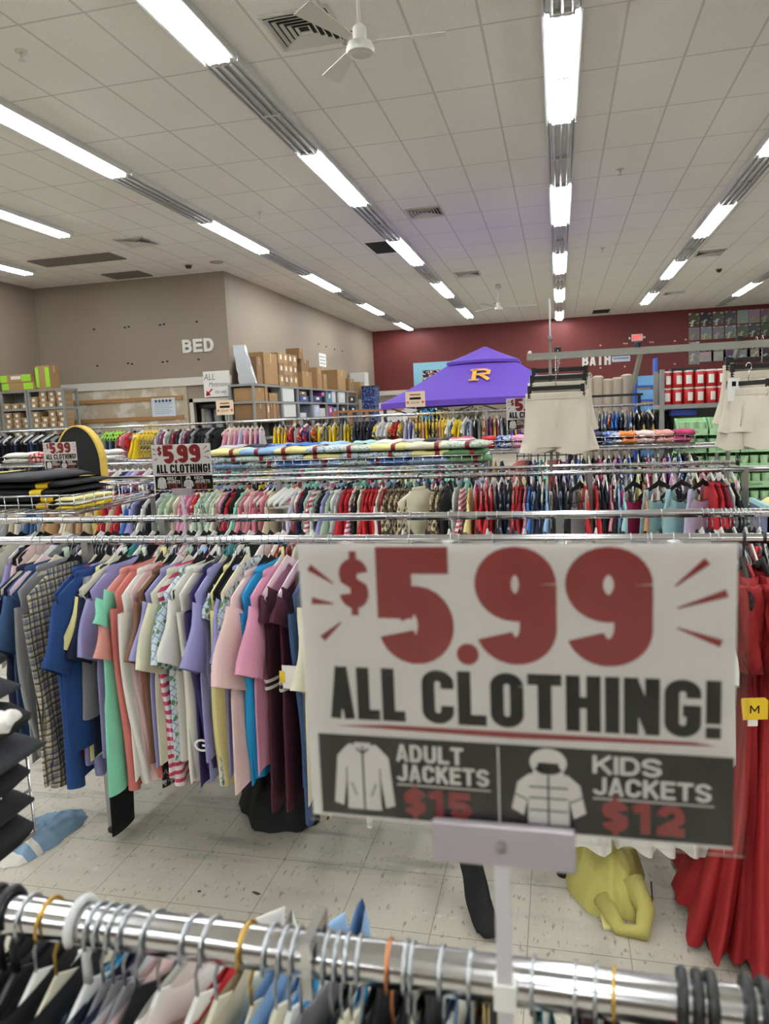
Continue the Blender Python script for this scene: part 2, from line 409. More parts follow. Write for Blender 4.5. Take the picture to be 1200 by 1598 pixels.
for x, start, nm, lo, hi in ROWS:
    k = -12; cnt = {True: 0, False: 0}
    while True:
        y0 = start + 2.44*k; lit = (k % 2 == 0); k += 1
        if y0 < -11.5: continue
        if y0 + 2.44 > hi: break
        cnt[lit] += 1
        lab = '%s fluorescent light, %s %s one along the %s' % ('bright' if lit else 'unlit', ORD[cnt[lit]], 'lit' if lit else 'dark', nm)
        loc = (x, y0+1.22, CZ)
        if lit not in FX: FX[lit] = make_fixture(lit, lab, loc, 'fluorescent strip lights')
        else: dup(FX[lit], loc, 0, lab, 'fluorescent strip lights')

# ---------------------------------------------------------------- ceiling things
VENTW = mat('vent_enamel', (205, 203, 196), .5)
DARKV = mat('vent_shadow_gap', (40, 38, 36), .8)
def make_vent(label, x, y, s=.6):
    t = thing('ceiling_vent', label, 'vent', (x, y, CZ), 0, 'square ceiling vents')
    MB().box((-s/2, -s/2, -.006), (s/2, s/2, 0)).build('back_plate', DARKV, t)
    for k in range(5):
        r = s*.42 - k*s*.085; z0, z1 = -.03+.003*k, -.006
        mb = MB(); o = r-.004
        for sx, sy in ((1, 0), (-1, 0), (0, 1), (0, -1)):
            w = .006
            if sx: mb.loft([[(sx*(o+.02), -o-.02, z0), (sx*(o+.02), o+.02, z0), (sx*(r-w), r-w, z1), (sx*(r-w), -r+w, z1)], [(sx*(o+.02), -o-.02, z0-.006), (sx*(o+.02), o+.02, z0-.006), (sx*(r-w), r-w, z1-.006), (sx*(r-w), -r+w, z1-.006)]])
            else: mb.loft([[(-o-.02, sy*(o+.02), z0), (o+.02, sy*(o+.02), z0), (r-w, sy*(r-w), z1), (-r+w, sy*(r-w), z1)], [(-o-.02, sy*(o+.02), z0-.006), (o+.02, sy*(o+.02), z0-.006), (r-w, sy*(r-w), z1-.006), (-r+w, sy*(r-w), z1-.006)]])
        mb.build('grille_ring', VENTW, t)
    fr = MB()
    for a in (-1, 1): fr.cbox((a*s*.48, 0, -.01), (s*.05, s*1.0, .02)); fr.cbox((0, a*s*.48, -.01), (s*1.0, s*.05, .02))
    fr.build('frame', VENTW, t); return t
v0 = make_vent('square louvred air vent beside the near ceiling fan', -2.06, 6.44)
for px, py, lb in [(663, 330, 'square air vent above the purple canopy'), (213, 376, 'square air vent beyond the end of the short light row'),
                   (730, 427, 'small far air vent above the canopy peak'), (1108, 394, 'air vent among tiles over the beige shorts'), (1052, 457, 'far air vent close to the red wall over the shorts')]:
    p = atz(px, py, CZ); dup(v0, (p.x, p.y, CZ), 0, lb, 'square ceiling vents')
p = atz(120, 405, CZ); tag(MB().box((-.9, -.3, -.02), (.9, .3, 0)).build('return_air_grille', mat('grey_grille', (108, 100, 90), .7)), 'grey rectangular return air panel in ceiling near BED wall', 'vent').location = (p.x, p.y, CZ)
p = atz(212, 433, CZ); tag(MB().box((-.45, -.3, -.02), (.45, .3, 0)).build('return_air_grille', mat('grey_grille', (108, 100, 90), .7)), 'smaller grey air panel where ceiling meets BED wall', 'vent').location = (p.x, p.y-.35, CZ)
for px, py, lb in [(600, 386, 'missing ceiling tile leaving a black opening above the canopy'), (938, 486, 'black ceiling opening right in front of the red wall'.replace('right ', ''))]:
    p = atz(px, py, CZ)
    mb = MB().box((-.28, -.5, -.004), (.28, .5, 0)); struct(tag(mb.build('ceiling_opening', BLACKSHEET), lb, 'opening')).location = (p.x, p.y, CZ)
FANW = mat('fan_enamel', (196, 194, 184), .45)
def make_fan(x, y, label, rot, r=.62, drop=.78):
    t = thing('ceiling_fan', label, 'ceiling fan', (x, y, CZ), rot, 'ceiling fans')
    MB().lathe([(.02, -.13), (.075, -.12), (.085, -.02), (.06, 0)], 18).build('canopy_cover', FANW, t, True)
    MB().tube([(0, 0, -.1), (0, 0, -drop+.12)], .014, 8).build('down_rod', FANW, t, True)
    MB().lathe([(.02, -drop+.17), (.05, -drop+.14), (.05, -drop+.05), (.09, -drop+.035), (.105, -drop-.01), (.098, -drop-.035), (.066, -drop-.046), (.062, -drop-.042), (.01, -drop-.044)], 24).build('motor_housing', FANW, t, 'auto')
    for k in range(3):
        a = 2*PI*k/3; c, s = math.cos(a), math.sin(a); mb = MB()
        def q(u, v, z): return (u*c - v*s, u*s + v*c, -drop+z)
        mb.loft([[q(.12, -.03, .03), q(.12, .03, .045), q(.12, .03, .05), q(.12, -.03, .035)], [q(r, -.075, .02), q(r, .075, .06), q(r, .075, .065), q(r, -.075, .025)]])
        mb.build('blade', FANW, t)
    cg = MB().tube([(-.05, .02, -drop+.13), (-.11, .03, -drop+.15), (-.12, .03, -drop+.06), (-.07, .02, -drop+.04)], .006, 6)
    cg.build('wire_lead', mat('red_brown_wire', (110, 70, 60), .5), t)
p = at(562, 76, 5.6)
make_fan(p.x, p.y, 'white ceiling fan hanging close to the near air vent', .12, drop=CZ-p.z)
p = atz(781, 452, CZ); make_fan(p.x, p.y-.9, 'distant white ceiling fan hanging near the red wall', .15, 1.0, .62)
for px, py, lb in [(33, 80, 'pendant sprinkler head nearest the side wall'.replace('nearest', 'close to')+' of brown paint'), (405, 331, 'sprinkler head between the canopy corner and fan row'), (968, 264, 'sprinkler head over the hanging beige shorts'), (940, 387, 'far sprinkler head over the bar of shorts')]:
    p = atz(px, py, CZ)
    mb = MB().lathe([(.0, -.012), (.05, -.01), (.055, 0)], 14).lathe([(.012, -.05), (.016, -.012)], 8).lathe([(.0, -.085), (.032, -.083), (.032, -.078), (0, -.076)], 10)
    mb.tube([(-.014, 0, -.05), (-.012, 0, -.08)], .003, 6).tube([(.014, 0, -.05), (.012, 0, -.08)], .003, 6)
    tag(mb.build('sprinkler_head', FANW, None, True), lb, 'sprinkler').location = (p.x, p.y, CZ)
p = atz(294, 413, CZ); t = thing('smoke_detector', 'round dark smoke detector on ceiling before the BED corner', 'smoke detector', (p.x, p.y, CZ))
MB().lathe([(.0, -.02), (.1, -.02), (.11, 0)], 18).build('base', FANW, t); MB().lathe([(.0, -.08), (.05, -.075), (.075, -.02)], 16).build('sensor_head', mat('dark_red_plastic', (70, 30, 28), .5), t, True)
p = atz(338, 409, CZ); tag(MB().lathe([(.0, -.02), (.12, -.018), (.15, 0)], 20).build('ceiling_speaker', mat('speaker_grille', (160, 154, 144), .6)), 'flat round ceiling speaker near the wall corner', 'speaker').location = (p.x, p.y, CZ)
p = atz(1122, 419, CZ); t = thing('security_camera', 'small black dome camera on the ceiling over the posters', 'security camera', (p.x, p.y, CZ))
MB().lathe([(.0, -.02), (.08, -.02), (.08, 0)], 16).build('base', FANW, t); MB().lathe([(0, -.1), (.04, -.09), (.065, -.05), (.07, -.02)], 16).build('dome', BLACKP, t, True)

# ---------------------------------------------------------------- things on the walls
LETW = mat('white_sign_letter', (222, 220, 215), .5)
def wall_word(word, name, label, x, z, h, w, y):
    t = thing(name, label, 'wall lettering', (x, y, z)); n = len(word); cw = w/n
    for k, c in enumerate(word):
        mb = MB(); lettering(mb, c, k*cw+cw*.04, 0, h, cw*.86, .215); solid_letters(mb, .04).build('letter', LETW, t)
a, b = at(286, 551, 15.5), at(336, 548, 15.5)
wall_word('BED', 'wall_lettering', 'white block letters BED on the brown wall', a.x, (a.z+b.z)/2, .29, b.x-a.x, 15.5)
a, b = at(908, 571, 28.9), at(952, 568, 28.9)
wall_word('BATH', 'wall_lettering', 'white block letters BATH on the red wall', a.x, (a.z+b.z)/2-.02, .4, b.x-a.x+.05, 28.9)
a = at(969, 560, 28.9); t = thing('wall_banner', 'narrow pale blue lettered banner beside the word BATH', 'banner', (a.x, 28.9, a.z))
MB().box((-.32, -.02, -.1), (.32, 0, .1)).build('panel', mat('pale_blue_board', (190, 200, 215), .5), t)
mb = MB(); strip(mb, [(-.27+.02*i, .02+.03*math.sin(i*2.1)*(1 if i % 3 else .4)) for i in range(28)], .022, lambda a, b: (a, -.022, b)); mb.build('script_lettering', mat('blue_ink', (70, 100, 150), .5), t)
a = at(994, 527, 28.9); t = thing('exit_sign', 'small red lit EXIT sign high on the red wall', 'exit sign', (a.x, 28.9, a.z))
MB().bbox((-.2, -.06, -.13), (.2, 0, .13), .015).build('housing', mat('exit_housing', (225, 190, 185), .5), t)
mb = MB(); lettering(mb, 'EXIT', -.14, -.07, .15, .28, .2, y=-.062); mb.build('wording', mat('exit_red', (225, 60, 50), .5, emis=1.2), t)
for s in (-1, 1): MB().lathe([(.0, -.05), (.04, -.045), (.045, .03), (.0, .04)], 12, (s*.25, -.04, .0)).build('emergency_lamp', VENTW, t, True)
for s in (-1, 1): MB().box((s*.23-.04, -.03, -.02), (s*.23+.04, -.005, .02)).build('lamp_arm', VENTW, t)
a, b = at(645, 567, 28.9), at(718, 615, 28.9)
t = thing('wall_poster', 'large light blue poster with a dark television picture on red wall', 'poster', (a.x, 28.86, a.z))
MB().box((0, 0, b.z-a.z), (b.x-a.x+1.2, .035, 0)).build('sheet', mat('light_blue_print', (135, 190, 210), .5), t)
MB().box((.35, -.006, -1.0), (2.4, 0, -.3)).build('screen_picture', m_blotch('screen_print', (25, 25, 30), (150, 95, 90), (205, 205, 210), 5), t)
def m_poster(k):
    rng = random.Random(k); r = lambda lo, hi: rng.randint(lo, hi)
    g = [r(70, 170)]*3
    a = [(g[0]+r(-15, 15), g[0]+r(-12, 12), g[0]+r(-15, 20)), (g[1], g[1]+r(-10, 10), g[1]+r(-25, 15)), (r(150, 215),)*3]
    a = [tuple(max(10, min(225, v)) for v in c) for c in a]
    return m_blotch('poster_print_%d' % k, a[0], a[1], a[2], 1.9)
cols = [1083, 1102, 1121, 1140, 1159, 1177, 1196, 1215]; k = 0
for r, (py, hh) in enumerate(((499, .46), (521, .44), (543, .28), (558, .34))):
    for c, px in enumerate(cols):
        yy = py - (px-1083)*.062
        if r == 2 and c == 0: yy += 8
        a = at(px, yy, 28.9); k += 1; h = .8 if (r == 2 and c == 0) else hh; w = .36 if r < 2 or c == 0 else .48
        if r == 3 and c == 0: continue
        tone = ['grey', 'pale', 'brown tinged', 'dark', 'white edged', 'silver'][(k*7) % 6]
        o = MB().box((-w/2, -.012, -h/2), (w/2, 0, h/2)).build('wall_poster', m_poster(k)); o.location = (a.x, 28.9, a.z)
        tag(o, '%s print, %s in the %s row of the poster grid on the red wall' % (tone, ORD[c+1], ['top', 'second', 'third', 'bottom'][r]), 'poster', 'grid of prints on red wall')
MARK = mat('red_marker', (190, 50, 45), .6); PENCIL = mat('grey_marker', (120, 120, 128), .6)
c0, c1 = at(315, 580, 15.38), at(359, 618, 15.38); w, h = c1.x-c0.x, c0.z-c1.z
t = thing('handwritten_sign', 'white poster board with handwriting and red arrow near BED wall corner', 'sign', (c0.x, 15.42, c1.z))
MB().box((0, 0, 0), (w, .01, h)).build('board', PAPER, t)
mb = MB(); typed(mb, 'ALL', .02*w, -.003, h*.66, h*.36, w*.42, .2); typed(mb, 'Mattresses', w*.2, -.003, h*.40, h*.26, w*.78, .25); typed(mb, 'this way', w*.42, -.003, h*.13, h*.2, w*.42, .2)
mb.build('handwriting_text', PENCIL, t)
mb = MB(); strip(mb, [(w*.32, h*.32), (w*.12, h*.1)], .035, lambda a, b: (a, -.004, b)); mb.poly([(w*.06, -.004, h*.04), (w*.26, -.004, h*.08), (w*.1, -.004, h*.27)])
mb.build('arrow', MARK, t)
c0, c1 = at(235, 622, 15.4), at(274, 649, 15.4); w, h = c1.x-c0.x, c0.z-c1.z
t = thing('notice_poster', 'white notice with five blue stars on the unpainted wall patch', 'poster', (c0.x, 15.42, c1.z))
MB().box((0, 0, 0), (w, .008, h)).build('sheet', mat('bluish_paper', (205, 212, 222), .6), t)
STARB = mat('navy_star_ink', (40, 55, 85), .6)
for k in range(5):
    cx, cz = w*(.2+.15*k), h*.84
    MB().poly([(cx+(.055 if j % 2 == 0 else .022)*math.sin(PI*j/5), -.003, cz+(.055 if j % 2 == 0 else .022)*math.cos(PI*j/5)) for j in range(10)]).build('star', STARB, t)
mb = MB()
for k in range(6): mb.box((w*.12, -.003, h*(.66-.1*k)), (w*(.88-.1*(k % 2)), -.001, h*(.685-.1*k)))
mb.build('text_lines', mat('grey_ink', (140, 150, 170), .6), t)
c = at(512, 562, 20); d = ray(503, 562); kk = -7.1/d.x
t = thing('wall_notice', 'small white paper notice taped high on the tan return wall', 'notice', (-7.095, d.y*kk, d.z*kk+EYE))
MB().box((0, -.35, -.2), (.006, .35, .2)).build('sheet', PAPER, t)
mb = MB(); [mb.box((.006, -.28, .08-.1*k), (.009, .28, .11-.1*k)) for k in range(3)]; mb.build('text_lines', mat('grey_ink', (140, 150, 170), .6), t)

# ---------------------------------------------------------------- boxes and shelving
LABELW = mat('white_label', (225, 222, 214), .6)
LIME = mat('lime_print', (150, 205, 50), .6)
def carton(name, label, cat, c, d, m=CARD, group=None, rotz=0., tape=True, lab=None, ends=None, tilt=0.):
    """a taped carton standing on c (centre of its bottom), size d; lab = side carrying a label"""
    t = thing(name, label, cat, c, rotz, group); x, y, z = d[0]/2, d[1]/2, d[2]
    if tilt: t.rotation_euler = (0, tilt, rotz)
    MB().bbox((-x, -y, 0), (x, y, z), min(d)*.02).build('carton_body', m, t)
    if tape:
        tb = MB().box((-x*.98, -.03*min(1, y*4), z-.001), (x*.98, .03*min(1, y*4), z+.0015)); tb.box((x-.001, -.03*min(1, y*4), z*.7), (x+.0015, .03*min(1, y*4), z)); tb.build('tape_strip', TAPE, t)
    if lab == '-y': MB().box((-x*.3, -y-.002, z*.4), (x*.35, -y, z*.8)).build('address_label', LABELW, t)
    if lab == '+x': MB().box((x, -y*.3, z*.4), (x+.002, y*.4, z*.8)).build('address_label', LABELW, t)
    if ends:
        MB().box((-x-.002, -y-.003, z*.1), (-x+d[0]*.22, -y, z*.92)).build('printed_patch', ends, t)
        MB().box((x-d[0]*.3, -y-.003, z*.1), (x+.002, -y, z*.92)).build('printed_patch', ends, t)
    return t
def shelving(label, c, size, levels, along='x', group='grey shelving units', back=True):
    t = thing('shelving_unit', label, 'shelving', c, 0, group); x, y, H = size[0]/2, size[1]/2, size[2]
    for sx in (-1, 1):
        for sy in (-1, 1): MB().cbox((sx*(x-.025), sy*(y-.025), H/2), (.05, .05, H)).build('upright', GREYMETAL, t)
    for z in levels: MB().box((-x+.001, -y+.001, z-.05), (x-.001, y-.001, z)).build('shelf', GREYMETAL, t)
    if back:
        if along == 'x': MB().box((-x+.05, y-.02, .1), (x-.05, y-.012, H-.02)).build('back_panel', GREYMETAL, t)
        else: MB().box((-x+.012, -y+.05, .1), (-x+.02, y-.05, H-.02)).build('back_panel', GREYMETAL, t)
    return t
# along the return wall: seven bays in a line
bays = [15.25, 16.94, 18.1, 19.2, 20.5, 21.6, 22.7, 23.9]
LV = [.45, .86, 1.27, 1.68, 2.08, 2.46]
for k in range(7):
    shelving('grey metal shelving unit, %s along the tan return wall from the BED corner' % ORD[k+1], (-6.77, (bays[k]+bays[k+1])/2, 0), (.6, bays[k+1]-bays[k]-.006, 2.46), LV, 'y')
def rb(name, label, cat, y, z, d, m=CARD, x=None, **kw):
    return carton(name, label, cat, ((-6.49-d[0]/2) if x is None else x, y, z+.0015), d, m, **kw)
rb('carton', 'wide brown carton on upper shelf at the end of first shelving unit', 'box', 15.62, 2.08, (.5, .55, .3), CARD)
rb('carton', 'large brown carton on middle shelf at the end of first shelving unit', 'box', 15.62, 1.68, (.5, .6, .34), CARDD)
for k in range(4): rb('carton', 'upright brown carton on first shelving unit, %s in its middle shelf line' % ORD[k+1], 'box', 16.08+.2*k, 1.68, (.4, .18, .36), [CARD, CARDD][k % 2], group='middle shelf cartons', lab='+x' if k == 0 else None)
rb('carton', 'narrow tall brown carton on the upper shelf of first shelving unit', 'box', 16.02, 2.08, (.4, .16, .35), CARD)
rb('carton', 'squarish brown carton on upper shelf near the second upright', 'box', 16.45, 2.08, (.4, .5, .19), CARD)
WHITEBOX = mat('white_carton', (215, 215, 212), .6)
rb('paper_stack', 'tall white paper bundle hanging off the second shelving unit', 'papers', 17.45, 2.08, (.3, .8, .36), WHITEBOX, tape=False)
rb('paper_stack', 'white sheet bundle below another on the second shelving unit', 'papers', 17.5, 1.70, (.3, .85, .33), WHITEBOX, tape=False)
spec = [(16.98, 1.27, .3, .5, .3, (32, 32, 36), 'black'), (17.75, 1.27, .4, .3, .35, (150, 118, 80), 'tan'), (18.6, 2.08, .4, .7, .16, (60, 80, 140), 'blue'), (18.5, 2.08+.17, .4, .6, .1, (120, 90, 70), 'brown'),
        (18.45, 1.68, .4, .5, .12, (200, 205, 215), 'pale grey'), (19.6, 1.68, .45, .5, .33, (185, 195, 220), 'pale blue'), (20.1, 1.68, .4, .5, .24, (205, 205, 205), 'white'), (19.7, 2.08, .4, .8, .17, (50, 60, 110), 'navy'),
        (20.2, 2.25, .3, .3, .12, (140, 70, 130), 'magenta'), (20.8, 2.08, .4, .5, .3, (70, 140, 170), 'teal'), (21.25, 2.08, .4, .4, .33, (205, 200, 215), 'lilac white'), (20.85, 1.68, .4, .5, .3, (150, 60, 130), 'purple pink'),
        (21.3, 1.68, .4, .4, .26, (90, 110, 160), 'slate blue'), (22.1, 2.08, .4, .75, .33, (210, 205, 208), 'white'), (22.2, 1.68, .4, .6, .3, (60, 60, 75), 'dark grey'), (23.2, 2.08, .4, .7, .2, (30, 30, 34), 'black'),
        (23.3, 1.68, .4, .7, .3, (35, 40, 60), 'midnight blue')]
for y, z, dx, dy, dz, c, nm in spec:
    bay = max(k for k in range(7) if bays[k] <= y+.01) + 1
    z2 = z if z in LV or z > 2.2 else z
    if z == 2.25 and nm == 'magenta': pass
    rb('packaged_goods', '%s package on the %s shelf of the %s shelving unit' % (nm, 'upper' if z >= 2.08 else ('middle' if z >= 1.6 else 'lower'), ORD[bay]), 'box', y+.02, z2, (dx, dy-.04, dz), mat('pack_'+nm.replace(' ', '_'), c, .5), tape=False, lab='+x')
# on top of the shelving
T = 2.46
t = thing('plastic_wrapped_bundle', 'tall silver plastic-wrapped panel leaning on top of the shelving', 'wrapped panel', (-6.75, 15.33, T))
mb = MB(); n = 9
mb.loft([[(-.16-.012*math.sin(i*2.3)+.10*(1-i/8), -.05, i*.105), (.10+.012*math.sin(i*1.7)+.22*(1-i/8), -.05, i*.105), (.10+.22*(1-i/8)+.01*math.sin(i*3), .06, i*.105), (-.16+.10*(1-i/8), .06, i*.105)] for i in range(n)])
mb.build('wrapping_film', mat('silver_film', (190, 195, 200), .22, .35, bump=.6, scale=14), t)
rb('carton', 'dark leaning carton between silver panel and tall carton on top', 'box', 15.7, T, (.42, .3, .6), CARDD)
rb('carton', 'tall tan carton with white label on top of first shelving unit', 'box', 16.35, T, (.5, .85, .72), CARD, lab='-y', x=-6.72)
for r in range(3):
    for c in range(4):
        rb('carton', 'small carton, %s from the tall one, %s layer of the stacked block on top' % (ORD[c+1], ['lowest', 'middle', 'uppermost'][r]), 'box', 17.08+.33*c, T+.262*r, (.48, .325, .26), [CARD, CARDD, CARD][(r+c) % 3], group='block of stacked cartons', lab='+x', x=-6.74)
rb('carton', 'carton beyond the stacked block, standing on the third shelving unit top', 'box', 18.95, T, (.5, .75, .42), CARD, lab='-y')
rb('carton', 'open flapped carton resting on another beyond the stacked block', 'box', 18.85, T+.42, (.44, .6, .3), CARDD)
rb('carton', 'small dark carton atop the pile beyond the stacked block', 'box', 18.55, T+.72, (.36, .3, .28), CARDD)
rb('carton', 'slim upright carton on top of the fourth shelving unit', 'box', 20.0, T, (.34, .4, .58), CARD)
rb('carton', 'narrow carton behind the slim upright one on the fourth unit', 'box', 20.5, T, (.28, .3, .42), CARD)
rb('carton', 'square brown carton alone on top of the sixth shelving unit', 'box', 22.2, T, (.56, .85, .62), CARD)
rb('carton', 'low brown carton beyond the lone square one on shelving top', 'box', 23.3, T, (.5, .6, .4), CARDD)
for k, (y, z, d) in enumerate([(24.6, 2.3, (.5, .5, .5)), (25.3, 2.3, (.6, .55, .45)), (25.3, 2.75, (.55, .5, .4))]):
    rb(['carton', 'white_carton', 'white_carton'][k], ['brown carton beside the white cartons by red wall corner', 'lower white carton by red wall corner', 'upper white carton with grey print by red wall corner'][k], 'box', y, z, d, CARD if k == 0 else WHITEBOX, lab='+x' if k else None, tape=k == 0)
shelving('grey shelving unit, eighth one, under the white cartons by red wall', (-6.77, 25.0, 0), (.6, 2.1, 2.3), [.4, .9, 1.4, 1.85, 2.3], 'y')
t = thing('display_tower', 'dark blue patterned display tower beside the last shelving unit', 'display', (-6.1, 24.2, 0))
MB().box((-.22, -.35, .0), (.22, .35, 2.6)).build('tower_body', m_blotch('blue_tower_print', (35, 45, 90), (90, 120, 180), (20, 20, 40), 14), t)
MB().box((-.23, -.36, 2.6), (.23, .36, 2.63)).build('cap', BLACKP, t)
t = thing('wooden_frame', 'open orange-brown wooden shelf frame standing before the shelving', 'wooden rack', (-5.0, 19.5, 0))
OAK = mat('orange_oak', (165, 112, 62), .6)
MB().box((-.95, -.2, 1.76), (.95, .2, 1.82)).build('top_board', OAK, t)
for x in (-.9, -.45, .0, .9): MB().box((x-.04, -.2, 0), (x+.04, -.12, 1.76)).build('post', OAK, t)
MB().bar((.1, -.16, 1.1), (.85, -.16, 1.74), .06).build('brace', OAK, t); MB().box((-.9, -.2, 1.0), (.9, .2, 1.05)).build('lower_board', OAK, t)
for k in range(5):
    carton('white_carton', 'white package, %s layer of the white pile beside the wooden frame' % ['lowest', 'second', 'third', 'fourth', 'uppermost'][k], 'box', (-4.2+.25*(k % 2)*.2, 21, .0+.4*k), (1.6, .5, .395), WHITEBOX, tape=False, group='white pile by wooden frame')
# left-hand shelving with shoe boxes
for k, (x0, x1) in enumerate(((-11.9, -11.22), (-11.2, -10.3))):
    shelving('grey shelving unit full of small boxes, %s' % ['against the brown side wall', 'beside the bare pine boards'][k], ((x0+x1)/2, 14.25, 0), (x1-x0, .5, 2.52), [.4, .85, 1.3, 1.7, 2.13, 2.52], 'x', back=k == 0)
SHOE = [mat('shoebox_kraft', (150, 122, 88), .8), mat('shoebox_tan', (166, 138, 102), .8)]
sb0 = None; rng = random.Random(4)
for u, (x0, x1) in enumerate(((-11.9, -11.22), (-11.2, -10.3))):
    for lv in (1.3, 1.7, 2.13):
        nc = 3 if u == 0 else 4
        for c in range(nc):
            rows = rng.choice([2, 3]) if lv != 2.13 else (3 if u else 1)
            if u == 1 and lv == 2.13 and c == 0: rows = 2
            for r in range(rows):
                if r*.115+.11 > .36: continue
                loc = (x0+.13+(x1-x0-.22)*c/(nc-1)*.95 + rng.uniform(-.008, .008), 14.2+rng.uniform(-.03, .02), lv+.116*r)
                lab = 'small tan shoe box with white end label on the grey shelving by side wall'
                if sb0 is None:
                    sb0 = thing('shoe_box', lab, 'shoe box', loc, 0, 'shoe boxes on the grey shelving')
                    MB().bbox((-.088, -.16, 0), (.088, .16, .09), .003).build('box_body', SHOE[0], sb0)
                    MB().bbox((-.092, -.164, .08), (.092, .164, .115), .003).build('lid', SHOE[1], sb0)
                    MB().box((-.03, -.166, .015), (.04, -.16, .075)).build('end_label', LABELW, sb0)
                else: dup(sb0, loc, rng.uniform(-.03, .03), lab, 'shoe boxes on the grey shelving')
carton('carton', 'upper flat carton with lime ends on the shoe box shelving', 'box', (-11.45, 14.2, 2.69), (.76, .4, .17), CARD, ends=LIME, lab='-y')
carton('carton', 'lower flat carton with lime ends on the shoe box shelving', 'box', (-11.42, 14.2, 2.52), (.78, .4, .165), CARD, ends=LIME)
carton('carton', 'tall carton with lime patch standing beside flat lime cartons', 'box', (-10.83, 14.25, 2.52), (.34, .34, .5), CARD, ends=LIME)
for k in range(3):
    mb = MB(); x = -7.98+.28*k
    mb.loft([[(x+.1*math.cos(a)+.02*math.sin(z*9+k), 16.0+.09*math.sin(a), z) for a in [2*PI*j/14 for j in range(14)]] for z in [1.2, 1.35, 1.5, 1.65, 1.8, 1.95]])
    mb.add([], [])
    o = mb.build('bagged_roll', mat('clear_grey_bag', (150, 152, 155), .25, bump=.5, scale=18), None, True)
    tag(o, 'grey plastic-bagged roll inside the storeroom opening, %s' % ['beside the white frame post', 'the middle one', 'closest to the corner'.replace('closest to', 'beside')][k], 'bagged roll', 'bagged rolls')
struct(MB().box((-8.1, 15.7, 1.1), (-7.3, 16.5, 1.2)).build('trim_10', WHITETRIM))
t = thing('bagged_mattress', 'dark plastic-bagged mattress lying high in the storeroom opening', 'mattress', (-7.7, 16.1, 1.98))
MB().loft([[(x, -.3, .0), (x, .3, .0), (x, .33, .06), (x, .3, .13+.01*math.sin(x*30)), (x, -.3, .13), (x, -.33, .06)] for x in [-.38+.095*i for i in range(9)]]).build('bag_film', mat('dark_film', (70, 70, 74), .25), t, True)
for x in (-.33, .33): MB().box((x-.03, -.25, -.78), (x+.03, .25, 0)).build('support_leg', WHITETRIM, t)

# ---------------------------------------------------------------- purple canopy tent
PURP = mat('purple_canopy_fabric', (94, 62, 168), .75, bump=.15, scale=3)
t = thing('canopy_tent', 'purple peaked canopy tent with gold letter before the red wall', 'canopy tent', (-1.33, 14.2, 0))
hw, ez = 1.66, 1.84
mb = MB(); N = 10
def roof(hw0, z0, hw1, z1, sag):
    rings = []
    for i in range(7):
        f = i/6; h = hw0+(hw1-hw0)*f; z = z0+(z1-z0)*f - sag*math.sin(PI*f); r = []
        for s in range(4):
            for j in range(N):
                g = -1+2*j/N; e = sag*.5*(1-g*g)*(1-f)
                x, y = [(g*h, -h+e), (h-e, g*h), (-g*h, h-e), (-h+e, -g*h)][s]
                r.append((x, y, z + .03*(1-g*g)*(1-f)))
        rings.append(r)
    return rings
rs = roof(hw, ez, .58, 2.52, .03); mb.loft([[(p[0], p[1], p[2]-.10) for p in rs[0]]] + rs, False)
mb.build('lower_roof', PURP, t, 'auto')
mb = MB(); rs = roof(.64, 2.54, .02, 2.84, .01); mb.loft([[(p[0], p[1], p[2]-.05) for p in rs[0]]] + rs, False); mb.build('vent_cap', PURP, t, 'auto')
for sx in (-1, 1):
    for sy in (-1, 1): MB().cbox((sx*(hw-.06), sy*(hw-.06), .9), (.05, .05, 1.8)).build('leg', mat('dark_leg', (40, 38, 48), .5), t)
mb = MB()
for k in range(8):
    x = -hw+.1+k*(2*hw-.2)/8; mb.bar((x, -hw+.06, 1.64 if k % 2 else 1.78), (x+(2*hw-.2)/8, -hw+.06, 1.78 if k % 2 else 1.64), .025)
mb.build('truss', mat('dark_leg', (40, 38, 48), .5), t)
mb = MB(); sl = (2.52-1.84)/(hw-.58)
tmp = MB(); tmp.add([], [])
def onroof(a, b, lift=.012):               # a = across, b = up along the front slope
    return (a, -hw + b/math.sqrt(1+sl*sl) + .03 - lift, ez + b*sl/math.sqrt(1+sl*sl) + .01 + lift)
def blackletter_b(mk, s, lift):
    for st, wd in (([(-.3, -.45), (-.3, .45)], .18), ([(-.48, .40), (.12, .40), (.3, .28), (.28, .08), (-.2, .0)], .16), ([(-.05, .02), (.34, -.45)], .18), ([(-.5, -.42), (-.08, -.42)], .1)):
        strip(mk, st, wd, lambda a, b: onroof(.02+a*s, .78+b*s, lift))
mk = MB(); blackletter_b(mk, .42, .02); mk.build('gold_letter', mat('gold_print', (215, 160, 50), .6), t)
